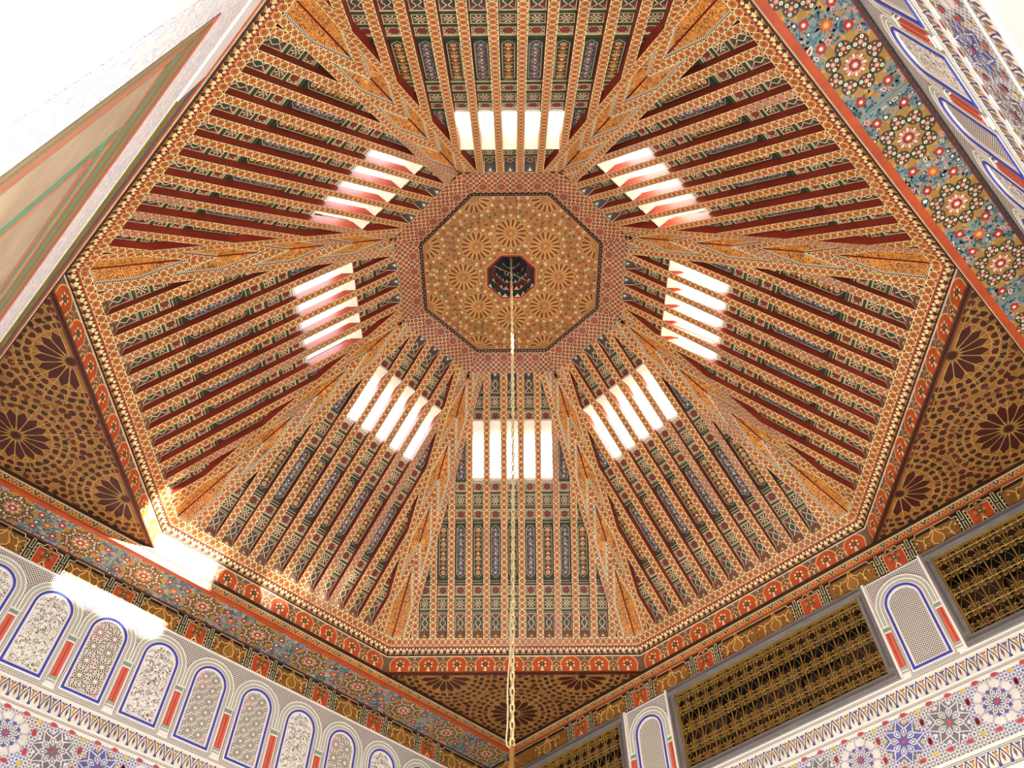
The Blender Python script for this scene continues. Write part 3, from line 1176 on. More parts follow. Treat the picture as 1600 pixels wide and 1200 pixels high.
# ------------------------------------------------------------------ painted friezes
def square_panel(w, h):
    b = B(PAINT)
    b.box(-w / 2, 0, 0, w / 2, h, .008, '1f1812', PAINT)
    o = 10
    b.path([(-w / 2 + .008, 0), (-w / 2 + .008, h * .84), (-w * .22, h * .84), (-w * .18, h * .95), (w * .18, h * .95), (w * .22, h * .84), (w / 2 - .008, h * .84), (w / 2 - .008, 0)], .006, 'ead9a8', o + 3)
    b.rect(-w / 2 + .028, 0, w / 2 - .028, h * .78, 'ead9a8', o + 1)
    b.rect(-w / 2 + .033, 0, w / 2 - .033, h * .75, 'b9451b', o + 2)
    b.circle(0, h * .85, .024, '6a4a2a', o + 4, 8)
    b.circle(0, h * .85, .013, 'c88a3c', o + 5, 6)
    for k in range(8):
        a = k * pi / 4
        b.circle(.038 * cos(a), h * .5 + .045 * sin(a), .017, '7a4a26' if k % 2 else 'a87c48', o + 4, 7)
    b.circle(0, h * .5, .024, '4d4a2c', o + 5, 8)
    b.circle(0, h * .5, .010, 'd8a860', o + 6, 6)
    b.poly([(-.03, .004), (.03, .004), (0, .05)], 'f0d8a0', o + 5)
    b.poly([(-.016, .006), (.016, .006), (0, .032)], '3a2010', o + 6)
    for sx in (-1, 1):
        for k in range(5):
            b.circle(sx * (w / 2 - .018), .016 + k * h * .18, .006, 'ead9a8', o + 2, 5)
    return b
def cartouche_panel(w, h, n):
    b = B(PAINT)
    b.box(-w / 2, 0, 0, w / 2, h, .006, '1f1812', PAINT)
    o = 8
    b.path([(-w / 2 + .01, 0), (-w / 2 + .01, h * .80), (-w / 2 + .05, h * .80), (-w / 2 + .06, h * .93), (w / 2 - .06, h * .93), (w / 2 - .05, h * .80), (w / 2 - .01, h * .80), (w / 2 - .01, 0)], .006, 'ead9a8', o + 3)
    b.rect(-w / 2 + .028, 0, w / 2 - .028, h * .78, '8a5c24', o + 1)
    rr = random.Random(int(w * 100))
    for k in range(int(w * 260)):
        x, y = rr.uniform(-w / 2 + .035, w / 2 - .035), rr.uniform(.005, h * .74)
        b.circle(x, y, rr.uniform(.004, .008), rr.choice(('c08a3c', '5a3a1a', '6a6a4a', '4a2c14', 'a05a24')), o + 2, 5)
    cell = w / n
    g = 'e3bd72'
    for i in range(n):
        x = -w / 2 + (i + .5) * cell
        # palmette: ogee lobe, side scrolls
        b.poly([(x - .05, h * .32), (x - .03, h * .12), (x, h * .05), (x + .03, h * .12), (x + .05, h * .32), (x + .02, h * .56), (x, h * .74), (x - .02, h * .56)], '9a6a2a', o + 3)
        for sx in (-1, 1):
            b.path([(x + sx * .004, h * .80), (x + sx * .014, h * .62), (x + sx * .05, h * .36), (x + sx * .044, h * .16), (x + sx * .02, h * .10), (x, h * .02)], .0085, g, o + 4)
            b.path([(x + sx * .014, h * .72), (x + sx * .06, h * .56), (x + sx * .09, h * .62), (x + sx * .11, h * .46), (x + sx * .13, h * .60), (x + sx * .16, h * .68)], .0085, g, o + 4)
            b.path([(x + sx * .11, h * .46), (x + sx * .115, h * .26), (x + sx * .13, h * .10)], .0085, g, o + 4)
            b.circle(x + sx * .112, h * .28, .013, g, o + 4, 7)
            b.circle(x + sx * .165, h * .52, .012, 'd8a458', o + 4, 7)
        b.circle(x, h * .80, .02, 'c98a3a', o + 5, 8)
        b.circle(x, h * .80, .010, '5a3012', o + 6, 6)
    for sx in (-1, 1):
        for k in range(5):
            b.circle(sx * (w / 2 - .019), .016 + k * h * .18, .006, 'ead9a8', o + 2, 5)
    return b
def divider(h):
    b = B(PAINT)
    b.box(-.022, 0, 0, .022, h, .010, '1a1510', PAINT)
    o = 12.5
    for y0, y1 in ((.01, h * .42), (h * .5, h * .95)):
        b.rect(-.014, y0, .014, y1, 'ead9a8', o + 1)
        b.rect(-.009, y0 + .005, .009, y1 - .005, '3f4a2c', o + 2)
    return b
FH = Z_ZIG - Z_FRI
ME_DIV = divider(FH).mesh('divider')
def frieze(name, side, sq, label):
    st = O(name, None, None, T(0, 0, Z_FRI + EYE), label=label, cat='frieze', kind='structure')
    Fm = T(0, 0, -(Z_FRI + EYE)) @ wall_frame(AZ[side], DIST[side]) @ T(0, Z_FRI, 0.002)
    u0, u1 = wall_ranges(side)
    SQW = .235
    sq = sorted(sq)
    mesq = square_panel(SQW, FH).mesh('square_panel')
    edges = [u0]
    for u in sq:
        O('square_panel', mesq, st, Fm @ T(u, 0))
        for sx in (-1, 1):
            O('divider', ME_DIV, st, Fm @ T(u + sx * (SQW / 2 + .022), 0))
        edges += [u - SQW / 2 - .044, u + SQW / 2 + .044]
    edges.append(u1)
    for a, c in zip(edges[::2], edges[1::2]):
        w = c - a
        if w > .12:
            n = 2 if w > .65 else 1
            O('cartouche_panel', cartouche_panel(w, FH, n), st, Fm @ T((a + c) / 2, 0))
    return st
frieze('trim_5', 'right', [-2.1, -1.33, -.555, .578, 1.378, 2.12, 2.92], 'orange and gold painted frieze above the gilded grilles')
frieze('trim_6', 'left', [-1.91, -1.22, -.51, .17, .85, 1.5, 2.2, -2.6], 'dark painted frieze above the row of white arches')
t7 = O('trim_7', None, None, T(0, 0, Z_FRI + EYE), label='narrow grey strip between the near right wall and its floral soffit', cat='frieze', kind='structure')
b = B(DKGREY)
b.box(-D_R, 4.535, 0, D_NL, 4.598, .006, mat=DKGREY)
b.box(-D_R, 4.535, .006, D_NL, 4.550, .010, '120e0c', PAINT)
O('strip', b, t7, T(0, 0, -(Z_FRI + EYE)) @ wall_frame(-45, D_NR))

# ------------------------------------------------------------------ apex: ring boards, flat star panel, small cupola
rl = hypot(RT - RP, ZP - ZT)
def apex_ring(az):
    a = radians(az)
    er = Vector((cos(a), sin(a), 0))
    U = Vector((sin(a), -cos(a), 0))
    V = (-(RT - RP) * er + Vector((0, 0, ZP - ZT))).normalized()
    return frame(er * RT + Vector((0, 0, ZT + EYE)), U, V, U.cross(V))
def ring_mesh():
    b = B(RING, PAINT)
    h0, h1 = RT * T8, (RP + .0) * T8
    b.prism([(-h0, 0), (h0, 0), (h1, rl), (-h1, rl)], -.2, 0.004, mat=BEAMSIDE, top_mat=RING)
    def H(y): return h0 + (h1 - h0) * y / rl
    b.prism([(-H(rl - .03), rl - .03), (H(rl - .03), rl - .03), (h1, rl), (-h1, rl)], 0, .010, '15110e', PAINT)
    n = 22
    for k in range(n):
        x = (k + .5 - n / 2) * 2 * h1 / n
        b.circle(x, rl - .015, .0085, 'eee6d0', .0106 / b.e, 4)
    return b.mesh('apex_ring')
ME_ARING = ring_mesh()
for i in range(8):
    O('apex_ring', ME_ARING, ceiling, CINV @ apex_ring(90 - 45 * i))
def octo(r, rot=pi / 8):
    R = r / cos(pi / 8)
    return [(R * cos(rot + k * pi / 4), R * sin(rot + k * pi / 4)) for k in range(8)]
DOWN = Matrix.Rotation(pi, 4, 'X')
def apex_panel():
    b = B(PAINT)
    RC = 0.235
    out, inn = octo(RP), octo(RC)
    for k in range(8):
        j = (k + 1) % 8
        b.poly([inn[k], out[k], out[j], inn[j]], '946a34', 0)
        b.line(out[k], out[j], .03, '8a2a18', 6)
        b.line([c * .985 for c in out[k]], [c * .985 for c in out[j]], .005, 'b08a50', 7)
        b.line([c * 1.03 for c in inn[k]], [c * 1.03 for c in inn[j]], .02, 'c8813a', 6)
        b.line([c * 1.0 for c in inn[k]], [c * 1.0 for c in inn[j]], .018, '7a2418', 7)
    def inside(x, y):
        for k in range(8):
            a = k * pi / 4
            d = x * cos(a) + y * sin(a)
            if d > RP - .02:
                return False
        return max(x * cos(k * pi / 4) + y * sin(k * pi / 4) for k in range(8)) > RC + .02
    cs = [(.475 * cos(k * pi / 4), .475 * sin(k * pi / 4)) for k in range(8)]
    cs += [(.905 * cos(k * pi / 4 + pi / 8), .905 * sin(k * pi / 4 + pi / 8)) for k in range(8)]
    rings = [(.186, 16, .014, 'e8d4a8', 6), (.213, 16, .016, 'a8452a', 6), (.243, 24, .014, '8a3a20', 6), (.271, 24, .014, 'dcc090', 6), (.298, 24, .014, '9a4028', 6)]
    for cx, cy in cs:
        for k in range(16):
            a = 2 * pi * (k + .5) / 16
            if inside(cx + .165 * cos(a), cy + .165 * sin(a)):
                b.petal(cx, cy, a, .045, .172, .042, 'd3a258', 1)
                b.petal(cx, cy, a, .056, .164, .030, '6e3412', 2)
        if inside(cx, cy) or hypot(cx, cy) > .8:
            if hypot(cx, cy) < .8:
                b.circle(cx, cy, .026, 'b4502a', 3, 10)
                b.circle(cx, cy, .013, 'e0a860', 4, 8)
                b.circle(cx, cy, .007, '7a2a14', 5, 6)
    rr = random.Random(5)
    def near2(x, y):
        return min(hypot(x - c[0], y - c[1]) for c in cs)
    for cx, cy in cs:
        for r, m, size, col, sd_ in rings:
            for k in range(m):
                a = 2 * pi * (k + (.5 if r > .2 and r < .25 else 0)) / m
                x, y = cx + r * cos(a), cy + r * sin(a)
                if inside(x, y) and near2(x, y) > r - .004:
                    b.circle(x, y, size, col, 2, 6, a)
                    b.circle(x, y, size * .5, '946a34' if k % 2 else '5a2414', 3, 6, a)
    for k in range(16):
        a = 2 * pi * (k + .5) / 16
        for r, c_ in ((.345, '7a3a58'), (.62, '7a3a58'), (.70, '5f6a3a'), (.56, '55663c')):
            x, y = r * cos(a + (.1 if r > .65 else 0)), r * sin(a + (.1 if r > .65 else 0))
            if inside(x, y) and near2(x, y) > .185:
                b.star(x, y, 8, .028, .013, c_, 4)
                b.circle(x, y, .007, 'd8a860', 5, 6)
    got = []
    for q in range(5000):
        x, y = rr.uniform(-.86, .86), rr.uniform(-.86, .86)
        if inside(x, y) and near2(x, y) > .29 and all((x - g[0]) ** 2 + (y - g[1]) ** 2 > .034 ** 2 for g in got):
            got.append((x, y))
            c_ = ('a8452a', '8a3a20', 'dcc090', '6a6a3c', '7a3a58')[len(got) % 5]
            b.circle(x, y, .0135, c_, 2, 6, q)
            b.circle(x, y, .0055, '946a34' if q % 2 else '5a2414', 3, 6, q)
    # plank joints
    for x in (-.56, -.3, .06, .3, .57):
        for y0, y1 in ((-.85, -.27), (.27, .85)):
            yy = min(.85, (RP * sqrt(2) - abs(x)) - .03)
            if y0 < 0:
                b.line((x, -yy), (x, -.28 if abs(x) < .25 else 0), .003, '4a2a12', 6)
            else:
                b.line((x, .28 if abs(x) < .25 else 0), (x, yy), .003, '4a2a12', 6)
    return b
ap = O('apex_panel', apex_panel(), ceiling, CINV @ T(0, 0, ZP + EYE) @ DOWN)
def cupola():
    """stepped rings of painted teeth rising into a dark centre"""
    parts = []
    r0, zz = .235, 0.0
    seq = [('2a2a20', '4f7a50', 'f4f0e4'), ('5a1c16', 'c0503a', 'f0dccb'), ('1e1818', 'dcd8cc', 'f4f0e6'), ('2c1412', '8a3024', 'efe8dc'), ('141212', 'dcd6ca', 'f0ece2')]
    for k, (g, c1, c2) in enumerate(seq):
        b = B(PAINT)
        b.e = 1
        ra, rb = r0 - .036 * k, r0 - .036 * (k + 1)
        z0, z1 = .085 * k, .085 * (k + 1)
        A, Bq = octo(ra), octo(rb)
        for j in range(8):
            n = (j + 1) % 8
            b.face([(A[j][0], A[j][1], -z0), (A[n][0], A[n][1], -z0), (A[n][0], A[n][1], -z1), (A[j][0], A[j][1], -z1)][::-1], g)
            b.face([(A[j][0], A[j][1], -z1), (A[n][0], A[n][1], -z1), (Bq[n][0], Bq[n][1], -z1), (Bq[j][0], Bq[j][1], -z1)][::-1], g)
            # teeth on the riser
            for q in range(3):
                p = [A[j][i] + (A[n][i] - A[j][i]) * (q / 3) for i in (0, 1)]
                s_ = [A[j][i] + (A[n][i] - A[j][i]) * ((q + 1) / 3) for i in (0, 1)]
                m = [(p[i] + s_[i]) / 2 for i in (0, 1)]
                f = .985
                b.face([(p[0] * f, p[1] * f, -z0 - .004), (s_[0] * f, s_[1] * f, -z0 - .004), (m[0] * f, m[1] * f, -z1 + .006)][::-1], c2 if q != 1 else c1)
        parts.append(b)
    b = B(PAINT)
    rb = r0 - .036 * 5
    b.face([(x, y, -.425) for x, y in octo(rb)], '120e0c')
    parts.append(b)
    return parts
for b in cupola():
    O('cupola_ring', b, ap)
wire = B(CHAINM)
wire.tube([(-.17, .06, -.12), (.16, -.10, -.10)], .003, 4, mat=CHAINM)
O('wire', wire, ap)

# ------------------------------------------------------------------ wall ornament
# heights over the eye
ZN0, ZNC = 3.552, 4.095        # niche foot and spring centre of its arch
NW = 0.155                     # half width to the outside of the blue line
def arch_outline(w, y0, n=14, x=0.0, hk=1.0):
    pts = [(x + w, y0)]
    for k in range(n + 1):
        a = pi * k / n
        pts.append((x + w * cos(a), ZNC + w * hk * sin(a)))
    pts.append((x - w, y0))
    return pts
def arch_band(b, w0, w1, y0, z0, z1, mat, foot=True, y1=None, col='ffffff'):
    """band between half widths w0 < w1, raised to z1; foot closes it along the bottom"""
    A = arch_outline(w0, (y1 if y1 is not None else y0) + (w1 - w0 if foot else 0))
    C = arch_outline(w1, y0)
    if foot:
        A = A + [A[0]]
        C = C + [C[0]]
    L = 0
    for i in range(len(A) - 1):
        l = hypot(C[i + 1][0] - C[i][0], C[i + 1][1] - C[i][1])
        a0, a1, c0, c1 = A[i], A[i + 1], C[i], C[i + 1]
        h = w1 - w0
        b.face([(a0[0], a0[1], z1), (c0[0], c0[1], z1), (c1[0], c1[1], z1), (a1[0], a1[1], z1)], col, mat, [(L, 0), (L, h), (L + l, h), (L + l, 0)])
        b.face([(a1[0], a1[1], z1), (a1[0], a1[1], z0), (a0[0], a0[1], z0), (a0[0], a0[1], z1)], col, mat, [(L + l, h), (L + l, 0), (L, 0), (L, h)])
        b.face([(c0[0], c0[1], z1), (c0[0], c0[1], z0), (c1[0], c1[1], z0), (c1[0], c1[1], z1)], col, mat, [(L, h), (L, 0), (L + l, 0), (L + l, h)])
        L += l
def niche_meshes():
    d = {}
    for nm, mt in (('vine', VINE), ('vine2', VINE2), ('star', STAR1), ('star2', STAR2), ('loz', LOZ)):
        b = B(mt)
        b.face([(x, y, .003) for x, y in arch_outline(NW - .030, ZN0 + .03)], mat=mt)
        d[nm] = b.mesh('carved_field')
    b = B(WHITE)
    arch_band(b, NW - .034, NW - .018, ZN0 + .018, 0, .012, WHITE)
    d['white'] = b.mesh('white_moulding')
    b = B(BLUE)
    arch_band(b, NW - .018, NW, ZN0, 0, .019, BLUE)
    d['blue'] = b.mesh('blue_moulding')
    b = B(WHITE, BRAID)
    arch_band(b, NW, NW + .012, ZN0 - .012, 0, .014, WHITE)
    arch_band(b, NW + .012, NW + .034, ZN0 - .034, 0, .012, BRAID)
    d['braid'] = b.mesh('braid_moulding')
    b = B(WHITE, HATCH)
    y = 3.96
    arch_band(b, NW + .034, NW + .044, y, 0, .016, WHITE, foot=False)
    arch_band(b, NW + .044, NW + .066, y, 0, .016, HATCH, foot=False)
    arch_band(b, NW + .066, NW + .078, y, 0, .018, WHITE, foot=False)
    d['outer'] = b.mesh('outer_moulding')
    b = B(WHITE, RED, GREY)
    # colonnette between two niches: base, red shaft, green-grey capital
    b.box(-.038, 3.535, 0, .038, 3.56, .016, mat=WHITE)
    b.box(-.033, 3.56, 0, .033, 3.61, .014, 'a9b0a0', PAINT)
    b.box(-.035, 3.575, 0, .035, 3.582, .018, mat=WHITE)
    b.box(-.027, 3.61, 0, .027, 3.905, .020, mat=RED)
    b.box(-.003, 3.61, 0, .003, 3.905, .0215, '8a3424', PAINT)
    b.box(-.035, 3.905, 0, .035, 3.92, .020, mat=WHITE)
    b.box(-.032, 3.92, 0, .032, 3.955, .017, '86a08e', PAINT)
    b.box(-.036, 3.955, 0, .036, 3.968, .021, mat=WHITE)
    d['col'] = b.mesh('colonnette')
    return d
NM = niche_meshes()
def niche(wall, u, kind, pitch=.475):
    n = O('niche', NM[kind], wall, T(u, 0, 0))
    for k, nm in (('white', 'white_moulding'), ('blue', 'blue_moulding'), ('braid', 'braid_moulding'), ('outer', 'outer_moulding')):
        O(nm, NM[k], n)
    return n
def band(wall, name, u0, u1, y0, y1, z, mat):
    b = B(mat)
    b.box(u0, y0, 0, u1, y1, z, mat=mat)
    return O(name, b, wall)
def lotus_band(wall, u0, u1, y0, y1):
    b = B(PAINT)
    H = y1 - y0
    b.box(u0, y0, 0, u1, y1, .006, 'e9e2d6', PAINT)
    b.e = .0008
    p = .078
    n = int((u1 - u0) / p)
    o = 7.5
    for k in range(n):
        x = u0 + (k + .5) * (u1 - u0) / n
        ink = '3d4270'
        b.path([(x - p * .5, y0), (x - p * .36, y0 + H * .45), (x, y1)], .008, ink, o + 1)
        b.path([(x + p * .5, y0), (x + p * .36, y0 + H * .45), (x, y1)], .008, ink, o + 1)
        b.poly([(x, y0 + H * .1), (x + p * .13, y0 + H * .42), (x, y0 + H * .78), (x - p * .13, y0 + H * .42)], '6a6048' if k % 2 else '8a5a34', o + 2)
        xs = x + p * .5
        b.poly([(xs, y0 + H * .42), (xs + p * .2, y0 + H * .74), (xs, y0 + H * .62), (xs - p * .2, y0 + H * .74)], 'd6a83c', o + 2)
        b.petal(xs, y0 + H * .6, pi / 2, 0, H * .34, .016, 'c98a3a' if k % 3 else '5a60a0', o + 3)
        b.circle(xs, y0 + .006, p * .17, '4a5088', o + 2, 8)
        for sg in (-1, 1):
            b.petal(xs, y1 - H * .2, pi / 2 + sg * .9, 0, H * .2, .012, '4a4c60', o + 1)
    return O('lotus_border', b, wall)
def zellij_rosette(kind):
    b = B(PAINT)
    b.e = .0008
    R = .165
    line = 'e9e4de'
    if kind == 0:
        b.circle(0, 0, R * .92, 'b9b4c4', 0, 16)
        for k in range(10):
            a = 2 * pi * k / 10
            b.petal(0, 0, a, R * .52, R * .95, .075, 'e6dfd2', 1)
        b.star(0, 0, 10, R * .62, R * .5, '5a5f98', 2)
        for k in range(10):
            a = 2 * pi * (k + .5) / 10
            b.petal(0, 0, a, R * .14, R * .54, .034, line, 3)
            b.petal(0, 0, a, R * .2, R * .48, .020, '6a6a60', 4)
            b.petal(0, 0, a, R * .28, R * .42, .010, line, 5)
    else:
        g = ('76727a', '5d64a4')[kind - 1]
        b.star(0, 0, 8, R * .98, R * .74, g, 1)
        for k in range(8):
            a = k * pi / 4
            for q in (-1, 1):
                p_ = (R * .95 * cos(a), R * .95 * sin(a))
                t_ = (R * .70 * cos(a + q * 2.15), R * .70 * sin(a + q * 2.15))
                b.line(p_, t_, .007, line, 3)
            b.petal(0, 0, a + pi / 8, R * .2, R * .6, .045, line, 4)
            b.petal(0, 0, a + pi / 8, R * .25, R * .55, .030, g, 5)
            b.petal(0, 0, a + pi / 8, R * .3, R * .5, .014, line, 6)
            b.star(R * .78 * cos(a + pi / 8), R * .78 * sin(a + pi / 8), 5, .018, .008, line if kind == 1 else 'd8b84a', 4)
    b.circle(0, 0, .017, 'c85048', 7, 8)
    for k in range(8):
        a = pi / 8 + k * pi / 4
        x, y = R * 1.12 * cos(a), R * 1.12 * sin(a)
        t_ = a + pi / 2 + (.35 if k % 2 else -.35)
        b.petal(x, y, t_, -.034, .034, .040, 'b8a8a8', 7)
        b.petal(x, y, t_, -.028, .028, .030, 'c6484e', 8)
    return b.mesh('rosette')
ME_ZR = [zellij_rosette(k) for k in range(3)]
def zellij_panel(wall, u0, u1, y0, y1, first, rev=1):
    b = B(INTER)
    b.box(u0, y0, 0, u1, y1, .004, mat=INTER)
    b.e = .0008
    p = O('carved_panel', b, wall)
    yc = (y0 + y1) / 2 + .03
    k = 0
    u = first
    while u > u0 + .5:
        u -= .345
        k -= 1
    while u < u1 - .1:
        O('rosette', ME_ZR[(rev * k) % 3], p, T(u, yc, .005))
        d = B(PAINT)
        d.e = .0008
        for sy in (-1, 1):
            d.circle(u + .1725, yc + sy * .155, .018, 'd9bd58', 3, 8)
            d.circle(u + .1725, yc + sy * .085, .017, '7a7068', 3, 6)
        O('yellow_dots', d, p, T(0, 0, .005))
        u += .345
        k += 1
    return p
def lower_ornament(wall, u0, u1, first, rev=1):
    band(wall, 'braid_border', u0, u1, 3.496, 3.516, .006, BRAID)
    band(wall, 'white_border', u0, u1, 3.516, 3.534, .008, WHITE)
    band(wall, 'white_border', u0, u1, 3.474, 3.494, .008, WHITE)
    lotus_band(wall, u0, u1, 3.352, 3.472)
    band(wall, 'white_border', u0, u1, 3.332, 3.350, .008, WHITE)
    band(wall, 'braid_border', u0, u1, 3.308, 3.332, .006, BRAID)
    band(wall, 'white_border', u0, u1, 3.288, 3.308, .010, WHITE)
    zellij_panel(wall, u0, u1, 2.88, 3.286, first, rev)
    band(wall, 'white_border', u0, u1, 2.862, 2.88, .010, WHITE)
    band(wall, 'braid_border', u0, u1, 2.84, 2.862, .006, BRAID)
    lotus_band(wall, u0, u1, 2.735, 2.838)
    band(wall, 'braid_border', u0, u1, 2.712, 2.733, .006, BRAID)
    band(wall, 'white_border', u0, u1, 2.694, 2.712, .012, WHITE)

# left wall
wl = walls['left']
u0, u1 = wall_ranges('left')
band(wl, 'pierced_spandrel', u0, u1, ZNC - .1, Z_FRI - .012, .0015, SPAND)
band(wl, 'top_edge', u0, u1, Z_FRI - .014, Z_FRI, .010, WHITE)
kinds = ['star', 'vine', 'star2', 'star2', 'vine2', 'loz', 'vine']
order = {-1.19: 'star', -.7265: 'vine2', -.24: 'star2'}
us = [-.24 + .475 * k for k in range(-5, 7)]
seq = ['vine', 'star', 'vine', 'star', 'vine2', 'star2', 'star2', 'vine', 'star2', 'vine2', 'star', 'vine']
for u, kd in zip(us, ['star', 'vine', 'vine', 'star', 'vine2', 'star2', 'star2', 'vine', 'star', 'vine2', 'star2', 'vine']):
    niche(wl, u, kd)
    if u + .2375 < u1 - .05:
        O('colonnette', NM['col'], wl, T(u + .2375, 0, 0))
lower_ornament(wl, u0, u1, -1.535)

# near right wall
wn = walls['near_right']
u0, u1 = wall_ranges('near_right')
band(wn, 'pierced_spandrel', u0, u1, ZNC - .1, 4.53, .0015, SPAND)
for k in range(-6, 6):
    u = .645 + .475 * k
    if u0 + .2 < u < u1 - .2:
        niche(wn, u, 'loz' if k % 2 else 'vine2')
        O('colonnette', NM['col'], wn, T(u + .2375, 0, 0))
lower_ornament(wn, u0, u1, .3)

# right wall: niches on the two piers
wr = walls['right']
u0, u1 = wall_ranges('right')
for uc, kd in ((1.294, 'loz'), (-1.285, 'loz')):
    band(wr, 'pierced_spandrel', uc - .235, uc + .235, ZNC - .1, Z_FRI - .012, .0015, SPAND)
    niche(wr, uc, kd)
    for sx in (-1, 1):
        O('colonnette', NM['col'], wr, T(uc + sx * .222, 0, 0))
        band(wr, 'pier_edge', uc + sx * .252 - .01, uc + sx * .252 + .01, 3.535, Z_FRI, .03, WHITE)
lower_ornament(wr, u0, u1, -.518 + .345 * 3, -1)

# near left wall: tall framed blind panel
wq = walls['near_left']
u0, u1 = wall_ranges('near_left')       # u = -t ; frame edge at t=1.46, top at 3.44
LACE = mat_carved_vine('carved_lilac_band', 'c3c0dc', 'b4b8e0')
band(wq, 'carved_band', u0, u1, 3.47, 4.10, .004, LACE)
band(wq, 'carved_band', -1.70, -1.47, -EYE, 3.47, .004, LACE)
band(wq, 'white_border', u0, u1, 4.10, 4.14, .006, PLASTER)
DKBRAID = mat_braid('green_red_braid', '7f8f62', 'b0523c', 0.03)
OLV = mat_plain('olive_brown_moulding', '8f8262', 0.7, 0.3)
SAGE = mat_plain('sage_green_moulding', '5f8f6c', 0.7, 0.3, 20)
def strip_v(e0, e1, top, mt, z=.005):
    b = B(mt)
    b.box(-e0, -EYE, 0, -e1, top, z, mat=mt)
    O('frame_moulding', b, wq)
def strip_h(e, z0, z1, mt, z=.005):
    b = B(mt)
    b.box(-e, z0, 0, 1.2, z1, z, mat=mt)
    O('frame_moulding', b, wq)
for e0, e1, mt in ((1.46, 1.435, OLV), (1.435, 1.41, DKBRAID), (1.41, 1.385, OLV), (1.385, 1.362, RED), (1.362, 1.345, OLV), (1.345, 1.06, TAN), (1.06, 1.00, SAGE), (1.00, .985, OLV), (.985, .965, RED), (.965, .70, TAN)):
    strip_v(e0, e1, 3.45 - (1.46 - e0) * .9, mt)
for e, z0, z1, mt in ((1.46, 3.385, 3.45, RED), (1.43, 3.31, 3.385, DKBRAID), (1.41, 3.24, 3.31, OLV), (1.39, 3.14, 3.24, DKBRAID), (1.37, 3.05, 3.14, SAGE), (1.35, 2.97, 3.05, DKBRAID), (1.06, 2.86, 2.90, OLV), (1.06, 2.82, 2.86, SAGE), (1.0, 2.79, 2.82, DKBRAID), (.98, 2.76, 2.79, RED), (.965, 2.72, 2.76, OLV)):
    strip_h(e, z0, z1, mt, .007)
band(wq, 'brown_field', -1.345, 1.2, 2.90, 2.97, .004, TAN)
band(wq, 'brown_field', -.70, 1.2, -EYE, 2.72, .004, TAN)
fz = O('trim_8', None, None, T(0, 0, Z_FRI + EYE), label='narrow olive and grey strips under the dome beside the near left wall', cat='frieze', kind='structure')
Fq = T(0, 0, -(Z_FRI + EYE)) @ wall_frame(225, D_NL)
for y0, y1, z, mt in ((4.14, 4.20, .002, BLACK), (4.20, 4.36, .006, OLIVE), (4.36, 4.60, .012, DKGREY)):
    b = B(mt)
    b.box(-.69, y0, 0, u1, y1, z, mat=mt)
    O('strip', b, fz, Fq)
b = B(PLASTER)
b.box(u0, 4.14, 0, -.69, 4.62, .012, mat=PLASTER)
O('plaster_patch', b, wq)

